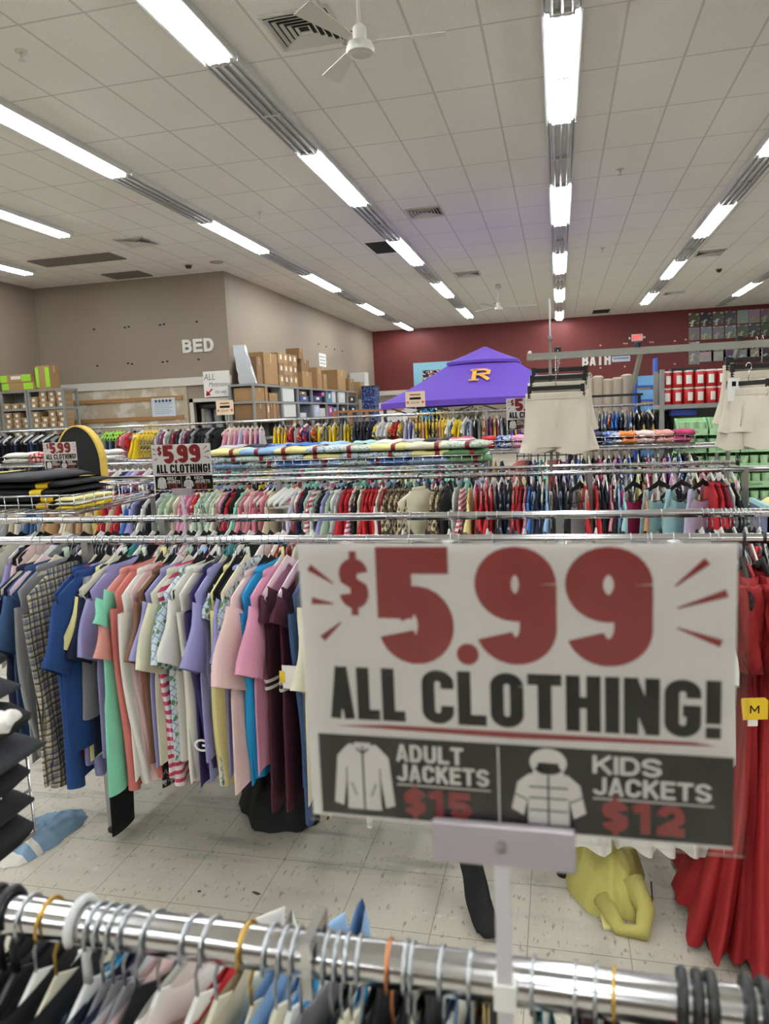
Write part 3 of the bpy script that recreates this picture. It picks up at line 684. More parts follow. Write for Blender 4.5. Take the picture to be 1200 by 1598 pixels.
# goods under and behind the canopy
mb = MB()
for i in range(13): mb.tube([(-.9+.15*i, 0, .3), (-.9+.15*i, 0, 1.78)], .012, 6)
for i in range(10): mb.tube([(-.92, 0, .3+.16*i), (.92, 0, .3+.16*i)], .012, 6)
for x in (-.9, .9): mb.box((x-.03, -.25, 0), (x+.03, .25, .06)); mb.box((x-.02, -.02, .0), (x+.02, .02, .4))
o = mb.build('wire_grid_panel', BLACKP); o.location = (.0, 16.6, 0); tag(o, 'black wire grid panel standing behind the purple canopy', 'grid panel')
LEAF = [mat('artificial_leaf', (70, 92, 58), .7), mat('pale_leaf', (120, 125, 80), .7)]
for k, (px, Y) in enumerate([(680, 15.3), (730, 15.9)]):
    p = at(px, 640, Y); t = thing('artificial_plant', ['dark green artificial plant under the canopy', 'olive artificial plant under the canopy beside a darker one'][k], 'plant', (p.x, p.y, 0)); rng = random.Random(k); mb = MB()
    for i in range(220):
        a = rng.uniform(0, 2*PI); r = rng.uniform(.02, .3); z = rng.uniform(.9, 1.75); c = Vector((r*math.cos(a), r*math.sin(a), z)); d = Vector((rng.uniform(-1, 1), rng.uniform(-1, 1), rng.uniform(-.6, 1))).normalized()*.09; e = d.cross(Vector((rng.uniform(-1, 1), .3, .5))).normalized()*.025
        mb.add([c-d, c+e, c+d, c-e], [(0, 1, 2, 3)])
    mb.build('foliage', LEAF[k], t)
    MB().tube([(0, 0, .3), (0, 0, 1.5)], .02, 6).build('stem', CARDD, t); MB().lathe([(.13, 0), (.17, .32), (.0, .3)], 14).build('pot', BLACKP, t)
p = at(668, 640, 16.5); tag(MB().bbox((-.14, -.14, 0), (.14, .14, 1.78), .03).build('blue_display_box', mat('bright_blue_box', (60, 150, 215), .4)), 'bright blue tall display box under the canopy edge', 'display box').location = (p.x, p.y, 0)
for k, (px, d) in enumerate([(615, (.6, .5, 1.7)), (650, (.5, .5, 1.55))]):
    p = at(px, 640, 19.0+k); carton('carton', ['tall pale carton stack beyond the canopy leg', 'shorter pale carton stack further behind the canopy leg'][k], 'box', (p.x, p.y, 0), d, CARD if k else WHITEBOX)

# ---------------------------------------------------------------- garments, hangers, racks
COLR = dict(black=(16,16,19), charcoal=(40,41,46), navy=(26,32,58), denim=(52,80,120), royal=(24,62,118), grey=(132,132,136), silver=(178,180,184), white=(226,224,216), cream=(214,210,184),
    ivory=(222,218,206), beige=(196,180,150), tan=(172,134,98), brown=(124,88,66), blush=(222,192,188), pink=(218,150,178), salmon=(208,144,134), coral=(200,114,106), red=(178,28,36), crimson=(140,22,40),
    burgundy=(74,28,46), mauve=(134,66,98), magenta=(168,40,96), lilac=(146,145,194), lavender=(190,186,212), purple=(88,62,150), plum=(52,40,92), mint=(128,204,172), aqua=(160,200,204), teal=(60,150,150), sage=(172,192,168),
    green=(92,142,92), lime=(160,205,60), yellow=(230,200,40), pale_yellow=(226,216,150), gold=(200,160,70), orange=(220,120,50), sky=(30,150,206), blue=(60,110,180), pale_blue=(146,182,220), steel=(90,120,150), rose=(196,120,134), mustard=(208,172,40))
PAT = {
    'pink striped': lambda: m_stripes('pink_white_stripes', (196, 66, 104), (228, 218, 218), .034, .55),
    'floral': lambda: m_floral('green_lattice_floral', (204, 214, 220), (92, 132, 78), (120, 150, 190)),
    'sage floral': lambda: m_floral('sage_floral', (190, 204, 186), (130, 158, 132), (214, 222, 212), 50),
    'leopard': lambda: m_leopard('leopard_print', (184, 164, 132), (110, 86, 64), (38, 30, 28)),
    'plaid': lambda: m_plaid('grey_tan_plaid', (196, 182, 152), (112, 114, 122), (42, 44, 56)),
    'blue tie-dye': lambda: m_blotch('blue_tie_dye', (30, 60, 130), (110, 150, 205), (24, 30, 60), 16),
    'black floral': lambda: m_blotch('black_floral', (22, 22, 30), (120, 125, 150), (18, 18, 22), 26),
    'paisley': lambda: m_blotch('black_white_paisley', (24, 24, 26), (178, 178, 176), (40, 40, 44), 34),
    'red patterned': lambda: m_blotch('red_pattern', (196, 40, 48), (226, 214, 200), (150, 30, 40), 20),
    'yellow grey': lambda: m_blotch('yellow_grey_pattern', (226, 192, 36), (60, 62, 70), (190, 190, 192), 15),
    'orange black': lambda: m_blotch('orange_black_pattern', (206, 70, 44), (26, 26, 28), (214, 190, 70), 14),
    'purple red': lambda: m_blotch('purple_red_pattern', (92, 64, 140), (190, 50, 60), (60, 60, 80), 14),
    'gold black': lambda: m_blotch('gold_black_pattern', (24, 24, 26), (196, 160, 90), (30, 30, 34), 12),
    'blue patterned': lambda: m_blotch('blue_pattern', (40, 80, 160), (180, 190, 210), (30, 34, 60), 14),
    'turquoise print': lambda: m_blotch('navy_turquoise_print', (20, 28, 52), (60, 160, 205), (150, 195, 205), 11)}
def cloth(c):
    if c in PAT: return PAT[c]()
    return mat('cloth_' + c, COLR[c.replace(' ', '_')], .88, vary=.04, bump=.55, scale=13)
DROP = lambda y: .085*(abs(y)/.21)**1.25
INV = lambda d: .21*(max(d, 0)/.085)**.8
AP = -.064                                   # hanger apex below the rail centre
def fold_amp(z, L): return .002 + .010*max(0, min(1, (AP-z)/L))
def torso(mb, rng, L, T, hw=.21, flare=.02, nd=.036, n=22, rows=9, top=None, hem=.008):
    ph, ph2, k1, k2 = rng.uniform(0, 6), rng.uniform(0, 6), rng.choice([2, 3]), rng.choice([4, 5])
    spec = []
    if top is None:
        spec.append((nd-.012, INV(nd)*.96)); spec.append((nd, INV(nd)))
        for f in (.25, .5, .75, 1.): d = nd+(.085-nd)*f; spec.append((d, INV(d)+.004))
        z0 = .085
    else: spec.append((top, hw*.84)); z0 = top
    for i in range(1, rows+1):
        f = i/rows; spec.append((z0+(L-z0)*f, hw*(.97 if f < .5 else 1)+flare*f))
    rings = []; sl = rng.uniform(-.05, .05)
    for d, w in spec:
        z = AP-d; f = d/L; t = T*(.45+.75*min(1, f*3)); r = []
        for j in range(n):
            a = 2*PI*j/n; sa = math.sin(a); y = w*math.cos(a); sx = (1 if sa >= 0 else -1)*abs(sa)**.55
            A = T*1.0*min(1, f*1.5)
            x = t*sx*(1-.25*f) + A*(.6*math.sin(k1*y/.21*1.6+ph+2.2*f) + .45*math.sin(k2*y/.21*1.7+ph2+1.1*f) + .3*math.sin(9*y/.21+ph))*(1 if sa >= 0 else .7)
            r.append((x, y, z + hem*f*math.sin(3*a+ph)+sl*f*y+(.055*abs(math.cos(a))**1.6-.012 if top is not None and d == top else 0)))
        rings.append(r)
    mb.loft(rings, False)
def sleeve(mb, rng, side, ln, w0, w1, ang, T, n=12, y0=.150, z0=AP-.150, rows=6, curl=0.):
    dy, dz = side*math.sin(ang), -math.cos(ang); py, pz = -dz, dy          # across the sleeve, pointing outwards-up
    if side < 0: py, pz = -py, -pz
    ph = rng.uniform(0, 6); rings = []
    for i in range(rows+1):
        f = i/rows; w = w0+(w1-w0)*f; cy = side*y0+dy*ln*f + side*curl*f*f; cz = z0+dz*ln*f; r = []
        for j in range(n):
            a = 2*PI*j/n; sa = math.sin(a); u = w*math.cos(a)
            x = T*((1 if sa >= 0 else -1)*abs(sa)**.6)*(.8+.5*f) + T*(.3+.5*f)*math.sin(2.5*u/w+ph+3*f) + T*.3*math.sin(6*f+ph+u*9)
            r.append((x, cy+py*u, cz+pz*u))
        rings.append(r)
    mb.loft(rings, False)
def ribs(mb, T, nd=.02):                      # raised neckband
    w = INV(nd); rings = []
    for d, k in ((nd-.02, .9), (nd-.016, 1.06), (nd+.002, 1.1), (nd+.006, .98)):
        rings.append([((T*.75*k)*math.sin(2*PI*j/18), w*k*math.cos(2*PI*j/18), AP-d) for j in range(18)])
    mb.loft(rings, False)
NECK = [.036]
def g_mesh(kind, seed, T=.013, L=None, hi=False):
    rng = random.Random(seed*7+len(kind)); mb = MB(); n, rows = (34, 16) if hi else (20, 8)
    if kind == 't-shirt':
        torso(mb, rng, L or rng.uniform(.68, .77), T, flare=.02, n=n, rows=rows, nd=NECK[0]); ribs(mb, T, NECK[0])
        for s in (-1, 1): sleeve(mb, rng, s, rng.uniform(.19, .23), .098, .088, rng.uniform(.42, .55), T*1.25)
    elif kind == 'big tee':
        torso(mb, rng, L or .76, T*1.2, hw=.23, flare=.05, n=n, rows=rows, nd=NECK[0]); ribs(mb, T, NECK[0])
        for s in (-1, 1): sleeve(mb, rng, s, .26, .125, .115, .42, T*1.7, rows=8, n=16)
    elif kind in ('sweatshirt', 'sweater', 'flannel shirt', 'hoodie'):
        torso(mb, rng, L or rng.uniform(.72, .80), T*1.15, flare=.02, n=n, rows=rows, nd=NECK[0]-.004); ribs(mb, T*1.2, NECK[0]-.004)
        for s in (-1, 1): sleeve(mb, rng, s, rng.uniform(.58, .68), .092, .046, rng.uniform(.05, .16), T*1.5, rows=12, curl=-.05, n=14)
    elif kind in ('tank top', 'cami'):
        top = .17 if kind == 'cami' else .13
        torso(mb, rng, L or .56, T, hw=.19, flare=.04, n=n, rows=rows, top=top)
        for s in (-1, 1):
            for xs in (-1, 1):
                w = .006 if kind == 'cami' else .018
                pts = [(xs*T*.3, s*.135, AP-DROP(.135)+.004), (xs*T*.8, s*.14, AP-top*.7), (xs*T*.7, s*.145, AP-top-.03)]
                mb.loft([[(p[0]-.0015, p[1]-w, p[2]), (p[0]+.0015, p[1]-w, p[2]), (p[0]+.0015, p[1]+w, p[2]), (p[0]-.0015, p[1]+w, p[2])] for p in pts])
    elif kind == 'dress':
        torso(mb, rng, L or .95, T, hw=.185, flare=.045, n=n, rows=rows+3, top=.11, hem=.006)
        for s in (-1, 1): sleeve(mb, rng, s, .09, .07, .065, .5, T, y0=.14, z0=AP-.12)
    elif kind in ('pants', 'jeans', 'leggings'):
        LL = L or .62; w = .15 if kind != 'leggings' else .1
        rings = []
        for i in range(rows+3):
            f = i/(rows+2); z = AP-.075-LL*f; ww = w*(1-.25*f)
            rings.append([(T*1.3*math.sin(2*PI*j/16)+T*.4*math.sin(4*f+seed), ww*math.cos(2*PI*j/16)+.01*math.sin(5*f+seed), z) for j in range(16)])
        mb.loft(rings, True)
    elif kind == 'kids top':
        torso(mb, rng, L or .34, T, hw=.17, flare=.02, n=14, rows=4)
        for s in (-1, 1): sleeve(mb, rng, s, .13, .07, .06, .5, T, n=8, rows=3, y0=.13, z0=AP-.11)
    elif kind == 'swim vest':
        torso(mb, rng, L or .36, T*1.6, hw=.15, flare=.01, n=14, rows=5, top=.07)
    elif kind == 'skirt':
        torso(mb, rng, L or .38, T*1.3, hw=.15, flare=.12, n=22, rows=5, top=.07, hem=.01)
    elif kind == 'jacket':
        torso(mb, rng, L or .42, T*1.9, hw=.19, flare=.03, n=18, rows=5); ribs(mb, T*1.6, .02)
        for s in (-1, 1): sleeve(mb, rng, s, .32, .085, .06, .12, T*1.7, n=10, rows=5)
    return mb
_GM = {}
def g_cached(kind, v, T, L=None, hi=False):
    k = (kind, v, T, L, hi)
    if k not in _GM: _GM[k] = g_mesh(kind, v, T, L, hi).mesh(kind.replace(' ', '_').replace('-', '_'), cloth('white'), True)
    return _GM[k]
NAMEOF = {'t-shirt': 't_shirt', 'big tee': 't_shirt', 'kids top': 'child_shirt', 'tank top': 'sleeveless_shirt', 'cami': 'camisole'}
# hangers ---------------------------------------------------------
def hook_mb(r, wire, stem=.0):
    R = .0205; c = .017+wire-R-.0002; pts = []
    for i in range(15):
        a = math.radians(-55+235*i/14) ; pts.append((0, R*math.cos(a)*-1, c+R*math.sin(a)))
    pts = [(0, .0, AP+.004), (0, 0, c-R-.012), (0, R*.55, c-R*.95)] + [(0, R*math.cos(math.radians(a)), c+R*math.sin(math.radians(a))) for a in range(-40, 201, 16)]
    return MB().tube(pts, wire, 6)
def shoulder_mb(kind):
    mb = MB(); w = .205; thick, tall = {'velvet': (.006, .030), 'plastic': (.010, .026), 'wire': (.003, .003)}[kind]
    def section(y, z, t, h): return [(-t/2, y, z-h), (t/2, y, z-h), (t/2, y, z-h*.2), (t*.2, y, z), (-t*.2, y, z), (-t/2, y, z-h*.2)]
    N = 14; r = []
    for i in range(N+1):
        y = -w+2*w*i/N; e = abs(y)/w
        r.append(section(y, AP-DROP(y)+(.010*(1-e/.18)**2 if e < .18 else 0), thick, tall*(1.25 if e < .15 else 1)))
    mb.loft(r)
    zb = AP-DROP(w)-tall*.6
    mb.tube([(0, -w, zb), (0, -w*.9, zb-.028), (0, 0, zb-.032), (0, w*.9, zb-.028), (0, w, zb)], .003 if kind != 'plastic' else .0045, 6)
    return mb
HOOKM = {k: hook_mb(0, w).mesh('hook', WIREG, True) for k, w in (('thin', .0016), ('thick', .0042))}
BODYM = {k: shoulder_mb(k).mesh('hanger_body', VELVET, 'auto') for k in ('velvet', 'plastic', 'wire')}
HK = {'black velvet': ('velvet', VELVET, WIREG, 'thin'), 'navy velvet': ('velvet', mat('navy_velvet', (22, 26, 48), .95), WIREG, 'thin'), 'cream plastic': ('plastic', CREAMP, WIREG, 'thin'), 'white plastic': ('plastic', WHITEP, WIREG, 'thin'),
      'pink plastic': ('plastic', PINKP, WIREG, 'thin'), 'black plastic': ('plastic', BLACKP, BLACKP, 'thick'), 'clear white': ('plastic', mat('milky_plastic', (205, 205, 204), .3), mat('milky_plastic', (205, 205, 204), .3), 'thick'),
      'lime plastic': ('plastic', LIME, LIME, 'thin'), 'brass hooked': ('velvet', CREAMP, GOLD, 'thin'), 'copper hooked': ('velvet', VELVET, COPPER, 'thin'), 'grey velvet': ('velvet', mat('grey_velvet', (120, 118, 122), .95), WIREG, 'thin'), 'beige velvet': ('velvet', mat('beige_velvet', (198, 172, 146), .95), WIREG, 'thin'), 'yellow plastic': ('plastic', mat('yellow_plastic', (225, 190, 40), .4), mat('yellow_plastic', (225, 190, 40), .4), 'thick')}
def hanger(kind, label, loc, rz, group):
    b, bm, hm_, hk = HK[kind]
    t = thing('clothes_hanger', label, 'hanger', loc, rz, group)
    obj('hook', HOOKM[hk], t, m=hm_); obj('hanger_body', BODYM[b], t, m=bm); return t
def rack_labels(items, rail, end):
    """items: list of (colour, kind); a label for each that no other garment carries"""
    ds = ['%s %s' % (c, k) for c, k in items]; out = []; cnt = {}; n = len(ds)
    for i, d in enumerate(ds):
        a = ds[i-1] if i else 'the rail end'; b = ds[i+1] if i < n-1 else 'the rail end'
        out.append('%s between %s and %s on the %s' % (d, a, b, rail))
    tot = {}
    for o in out: tot[o] = tot.get(o, 0)+1
    for i, d in enumerate(ds):
        cnt[d] = cnt.get(d, 0)+1
        if tot[out[i]] > 1 or len(out[i].split()) > 16: out[i] = '%s on the %s, %s such one from its %s end' % (d, rail, ORD[cnt[d]], end)
    return out
RAILZ = 1.21
LEGX = {}
def hang_row(items, Y, rail, end, group, z=RAILZ, scale=1., hang='split', T=.011, hi=False, variants=4, yawj=.10, seed=0):
    """items: dicts x, c (colour), k (kind), h (hanger kind) and optional dy (pulled towards the aisle), L, rz"""
    rng = random.Random(seed); items = sorted(items, key=lambda d: d['x'])
    for d in items:
        for lx in LEGX.get((Y, z), ()):
            if abs(d['x']-lx) < .034: d['x'] = lx + (.034 if d['x'] >= lx else -.034)
    items.sort(key=lambda d: d['x'])
    labs = rack_labels([(d['c'], d['k']) for d in items], rail, end); res = []
    for i, d in enumerate(items):
        rz = d.get('rz', yawj*.7*math.sin(i*.31+seed)+rng.uniform(-.015, .015)); v = rng.randrange(variants) if not hi else 100+i+seed*50
        loc = (d['x'], Y-d.get('dy', 0), z+d.get('dz', 0)); h = d.get('h', 'black velvet')
        if hang == 'split':
            hanger(h, '%s hanger under %s %s, %s from %s end of %s' % (h, d['c'], d['k'], ORD[i+1], end, rail) if d['k'] != 'none' else 'empty white plastic hanger on the %s, %s from its %s end' % (rail, ORD[i+1], end), (d['x'], Y, z), rz, 'hangers on the ' + rail)
        if d['k'] == 'none': continue
        me = g_cached(d['k'], v, T, d.get('L'), hi)
        o = obj(NAMEOF.get(d['k'], d['k'].replace(' ', '_')), me, None, loc, rz, cloth(d['c']))
        if scale != 1.: o.scale = (1, scale, scale)
        tag(o, labs[i], {'t-shirt': 't-shirt', 'big tee': 't-shirt', 'kids top': 'top', 'swim vest': 'vest'}.get(d['k'], d['k']), group)
        if hang == 'part':
            b, bm, hm_, hk = HK[h]; p = obj('hanger', BODYM[b], o, m=bm)
            obj('hook', HOOKM[hk], p, m=hm_)
        res.append(o)
    return res
def rack(label, ys, z, x0, x1, legs, group='chrome garment racks', ends=None):
    t = thing('garment_rack', label, 'rack', ((x0+x1)/2, ys[0], 0), 0, group); cx = (x0+x1)/2
    for k, y in enumerate(ys):
        LEGX.setdefault((y, z), []).extend(legs); xe = x1 if ends is None else ends[k]
        MB().tube([(x0-cx, y-ys[0], z), (xe-cx, y-ys[0], z)], .017, 20).build('rail', CHROME, t, 'auto')
        for e in (x0, xe): MB().tube([(e-cx-.012, y-ys[0], z), (e-cx+.012, y-ys[0], z)], .021, 16).build('end_cap', BLACKP, t, 'auto')
    for x in legs:
        for y in ys:
            MB().box((x-cx-.016, y-ys[0]-.016, .02), (x-cx+.016, y-ys[0]+.016, z-.015)).build('leg', STEEL, t)
            MB().lathe([(.026, 0), (.026, .012), (.014, .03)], 12, (x-cx, y-ys[0], 0)).build('foot', BLACKP, t, 'auto')
            MB().box((x-cx-.014, y-ys[0]-.018, z-.05), (x-cx+.014, y-ys[0]+.018, z+.004)).build('rail_clamp', STEEL, t)
        if len(ys) > 1:
            MB().box((x-cx-.012, .016, .12), (x-cx+.012, ys[-1]-ys[0]-.016, .15)).build('cross_bar', STEEL, t)
    return t
YA, YB1, YB2, YC1, YC2, YD, YE = .52, 2.5, 3.08, 5.07, 5.62, 7.75, 9.6
rack('chrome near rail crossing the bottom of the view', [YA], RAILZ, -1.3, .8, [-1.25, .75])
rack('chrome double rack holding the colourful shirts beyond the aisle', [YB1, YB2], RAILZ, -3.75, 2.1, [-3.6, -1.8, 0, 1.8])
rack('chrome double rack under the hanging beige shorts', [YC1, YC2], RAILZ, -6.6, 2.0, [-6.4, -4.2, -2.0, .2, 1.15], ends=[2.0, 1.22])
rack('chrome double rack with folded clothes, behind the shorts rack', [YD, YD+.55], RAILZ, -10.2, 1.75, [-10.0, -7, -4, -1, 1.6])
rack('tall chrome rack of swimwear and small clothes before the canopy', [YE, YE+.5], 1.64, -11.4, 1.6, [-11.2, -8.6, -6.0, -3.4, -.9, 1.5])
# front rail (B1) -----------------------------------------------------
def xs(px, y, Y): return at(px, y, Y).x
B = [(4,'navy','t-shirt','cream plastic',0),(16,'denim','t-shirt','pink plastic',0),(30,'grey','hoodie','cream plastic',.02),(44,'plaid','flannel shirt','black velvet',.09),(62,'charcoal','sweatshirt','black velvet',.0),
     (82,'royal','sweater','cream plastic',.05),(95,'royal','t-shirt','black velvet',.08),(107,'black','leggings','black velvet',.0),(112,'red','t-shirt','black velvet',0),(119,'lilac','sweatshirt','cream plastic',0),(126,'grey','tank top','cream plastic',.02),
     (133,'pale yellow','t-shirt','black velvet',-.01),(140,'navy','t-shirt','cream plastic',-.02),(147,'lilac','t-shirt','black velvet',0),(152,'mint','dress','black velvet',.09),(168,'salmon','t-shirt','black velvet',.03),(180,'coral','sweatshirt','black velvet',.02),
     (190,'white','sweatshirt','cream plastic',.06),(203,'blush','sweatshirt','black velvet',.02),(213,'black','sweatshirt','black velvet',-.02),(220,'brown','t-shirt','black velvet',.02),(227,'coral','hoodie','cream plastic',-.02),(234,'lilac','t-shirt','white plastic',.02),(241,'paisley','dress','black velvet',-.03),(246,'cream','t-shirt','black velvet',.03),
     (255,'pink striped','sweater','cream plastic',0),(266,'floral','t-shirt','black velvet',.02),(274,'white','t-shirt','black velvet',.0),(285,'ivory','sweatshirt','black velvet',.02),(298,'plum','sweatshirt','grey velvet',.02),(306,'lilac','t-shirt','cream plastic',.03),(313,'lilac','sweatshirt','black velvet',-.01),
     (322,'floral','dress','black velvet',0),(331,'pale yellow','sweatshirt','cream plastic',.0),(341,'black','dress','black velvet',-.03),(350,'lilac','t-shirt','black velvet',-.02),(356,'floral','t-shirt','cream plastic',-.03),
     (368,'blush','big tee','black velvet',.06),(385,'sky','sweatshirt','black velvet',.03),(399,'pink','t-shirt','cream plastic',.05),(414,'burgundy','dress','pink plastic',.02),(436,'burgundy','dress','pink plastic',.03),(462,'denim','sweatshirt','black velvet',.02),(480,'cream','big tee','black velvet',.06),(494,'leopard','dress','black velvet',.0)]
LEN = {('royal','sweater'): .80, ('leggings',): 1.05, ('mint','dress'): .80, ('denim','sweatshirt'): .9, ('burgundy','dress'): .86, ('floral','dress'): .8, ('leopard','dress'): .9, ('plaid','flannel shirt'): .78, ('paisley','dress'): .84, ('plum','sweatshirt'): .78, ('black','dress'): .7}
itB = []
for px, c, k, h, dy in B:
    d = dict(x=xs(px, 925, YB1-.2-dy), c=c, k=k, h=h, dy=dy, rz=-.04)
    L = LEN.get((c, k)) or LEN.get((k,))
    if L: d['L'] = L
    itB.append(d)
RNG = random.Random(11)
for i, d in enumerate(itB): d['rz'] = -.03+.05*math.sin(i*.45)+RNG.uniform(-.02, .02)
for px, c, k in [(520,'blush','t-shirt'),(575,'white','sweatshirt'),(640,'black','dress'),(705,'grey','t-shirt'),(770,'lilac','t-shirt'),(850,'cream','t-shirt'),(930,'white','t-shirt'),(1010,'pale blue','t-shirt'),(1075,'white','t-shirt'),(1120,'white','t-shirt')]:
    itB.append(dict(x=xs(px, 880, YB1), c=c, k=k, h='black velvet', L=.72 if c != 'white' else .9))
FRONT = hang_row(itB, YB1, 'front rail', 'plaid-shirt', 'clothes on the front rail', hi=True, T=.0105, seed=1)
# colour details on front-rail garments
for o in FRONT:
    if o.get('label', '').startswith('burgundy dress'):
        mb = MB()
        for z in (-.46, -.485):
            mb.loft([[(.034*math.sin(2*PI*j/24), -.0+.212*math.cos(2*PI*j/24), z-AP+AP+dz) for j in range(24)] for dz in (0, .012)], False)
        mb.build('white_trim_band', cloth('white'), o)
tags = [o for o in FRONT if o['label'].startswith('burgundy dress')]
if tags:
    o = tags[-1]; mb = MB().box((.02, -.235, -.46), (.10, -.232, -.38)); mb.build('price_tag', PAPER, o); MB().box((.01, -.236, -.44), (.03, -.2325, -.40)).build('tag_corner', mat('yellow_tag', (225, 190, 50), .5), o)
for o in FRONT:
    if o['label'].startswith('plum sweatshirt'):
        mb = MB(); strip(mb, _arc(0, 0, .022, .016, 40, 320, 14), .007, lambda a, b: (.05, -.215+a*.0-.0, -.62) if False else (.012+a*1.2, -.232, -.69+b*1.2)); strip(mb, [(0, 0), (.02, 0)], .007, lambda a, b: (.012+a*1.2, -.232, -.69+b*1.2)); mb.build('stitched_logo', cloth('white'), o)
# second rail (B2): hooks crowd the rail, clothes hang behind the front rail
B2 = []; cols2 = ['pale yellow','teal','pink striped','navy','white','pink','sage','cream','black','pale blue','blush','red patterned','white','navy','lilac','sage floral','black','grey']
pxs = [12,30,52,60,68,100,128,150,155,165,176,208,216,224,236,248,258,264,272,280,286,292,300,308,316,324,332,340,346,354,360,372,388,402,420,440,452,470,486,604,612,628,640,664,700,716,744,760,776,800,818,842,872,930,968,1032,1096,1104,1112,1126,1132,1140,1146,1152,1158,1164,1170,1178,1186]
for i, px in enumerate(pxs):
    c = cols2[(i*7) % len(cols2)]
    if px > 860: c = ['red', 'grey', 'black', 'charcoal', 'crimson', 'white'][i % 6]
    B2.append(dict(x=xs(px, 804, YB2), c=c, k='t-shirt' if i % 3 else 'tank top', h=['black velvet', 'black velvet', 'white plastic'][i % 3], L=.6))
hang_row(B2, YB2, 'second rail', 'BED-sign', 'clothes on the second rail', T=.009, seed=2)
# third rail (C1) -------------------------------------------------------
C1 = [(-6,'ivory'),(4,'white'),(12,'grey'),(20,'cream'),(28,'beige'),(35,'ivory'),(42,'silver'),(50,'denim'),(58,'denim'),(64,'pale blue'),(74,'tan'),(84,'tan'),(96,'cream'),(103,'ivory'),(110,'beige'),(118,'tan'),(128,'tan'),(138,'beige'),(146,'cream'),(155,'mustard'),(163,'red'),(170,'magenta'),(178,'beige'),(186,'red'),(194,'white'),(201,'blue'),(209,'lilac'),
    (218,'navy'),(226,'white'),(234,'black'),(242,'silver'),(250,'sage'),(260,'sage'),(270,'cream'),(280,'pink'),(289,'pink'),(297,'red patterned'),(305,'sage floral'),(313,'sage floral'),(321,'sage floral'),(329,'sage floral'),(336,'cream'),(343,'pink'),(350,'black'),(356,'red'),(362,'black'),(371,'mint'),(378,'rose'),(385,'blush'),(393,'rose'),(400,'rose'),(407,'rose'),(415,'beige'),
    (452,'lavender'),(459,'white'),(465,'crimson'),(470,'navy'),(476,'sage'),(484,'pink striped'),(491,'sage floral'),(498,'black'),(505,'lilac'),(512,'sage'),(518,'white'),(525,'silver'),(531,'red'),(538,'red'),(545,'pink striped'),(551,'black'),(557,'cream'),(563,'red'),(569,'red'),(575,'red'),(581,'red'),(587,'white'),(593,'crimson'),(600,'leopard'),(609,'leopard'),(618,'leopard'),(627,'leopard'),(636,'leopard'),
    (674,'leopard'),(683,'leopard'),(692,'black'),(707,'sage floral'),(717,'pink striped'),(729,'pale yellow'),(740,'red'),(748,'red'),(756,'red'),(764,'red'),(772,'black'),(779,'black floral'),(786,'navy'),(793,'black floral'),(800,'red'),(807,'red'),(813,'crimson'),(820,'rose'),(826,'blue'),(833,'pale blue'),(840,'navy'),(847,'steel'),(854,'pale blue'),(861,'white'),(867,'black'),(874,'pale blue'),(881,'black'),(888,'charcoal'),
    (916,'red'),(922,'white'),(928,'red'),(935,'grey'),(941,'black'),(948,'navy'),(955,'rose'),(961,'black'),(968,'pale blue'),(976,'aqua'),(1010,'tan'),(1118,'red'),(1127,'red'),(1136,'crimson'),(1143,'silver'),(1149,'black')]
itC = []
for i, (px, c) in enumerate(C1):
    k = 't-shirt' if i % 3 else 'sweatshirt'
    if 820 < px < 960: k = ['tank top', 't-shirt'][i % 2]
    h = ['black velvet', 'black velvet', 'navy velvet', 'black velvet', 'cream plastic', 'beige velvet', 'black velvet'][i % 7]
    itC.append(dict(x=xs(px, 790, YC1-.19), c=c, k=k, h=h, L=.62))
for px, c, k, h in [(905,'silver','cami','black velvet'),(988,'magenta','tank top','black velvet'),(1028,'aqua','tank top','black velvet'),(1062,'aqua','tank top','black plastic'),(1096,'lavender','tank top','black velvet')]:
    itC.append(dict(x=xs(px, 780, YC1), c=c, k=k, h=h, rz=-.75 if px > 1000 else -.6, dy=.03, L=.6))
itC.append(dict(x=xs(652, 770, YC1-.1), c='cream', k='jacket', h='black plastic', rz=-.55, dy=.06, L=.62))
for i in range(6): itC.append(dict(x=xs(418+9*i, 752, YC1), c='empty', k='none', h='white plastic', rz=-.35))
hang_row(itC, YC1, 'third rail', 'BED-sign', 'clothes on the third rail', T=.010, variants=5, yawj=.08, seed=3)
# rails further back: clothes with their hangers
def run(segs, y, Y, seed):
    out = []; rng = random.Random(seed)
    for x0, x1, step, cs, k, h in segs:
        px = x0; i = 0
        while px < x1:
            c = cs[i % len(cs)]; out.append(dict(x=xs(px, y, Y), c=c, k=k if isinstance(k, str) else k[i % len(k)], h=h if isinstance(h, str) else h[i % len(h)])); i += 1; px += step*rng.uniform(.85, 1.15)
    return out
C2 = run([(250, 470, 11, ['yellow', 'lilac', 'aqua', 'pink', 'mint', 'coral', 'navy'], 't-shirt', 'black velvet'), (480, 760, 13, ['aqua', 'mint', 'lavender', 'rose', 'pale blue', 'black'], 't-shirt', ['black velvet', 'white plastic']),
          (770, 1140, 13, ['white', 'pink', 'navy', 'grey', 'pale yellow', 'rose', 'white'], ['t-shirt', 'tank top'], 'white plastic')], 735, YC2, 5)
hang_row(C2, YC2, 'fourth rail', 'BED-sign', 'clothes on the fourth rail', hang='part', T=.010, seed=4)
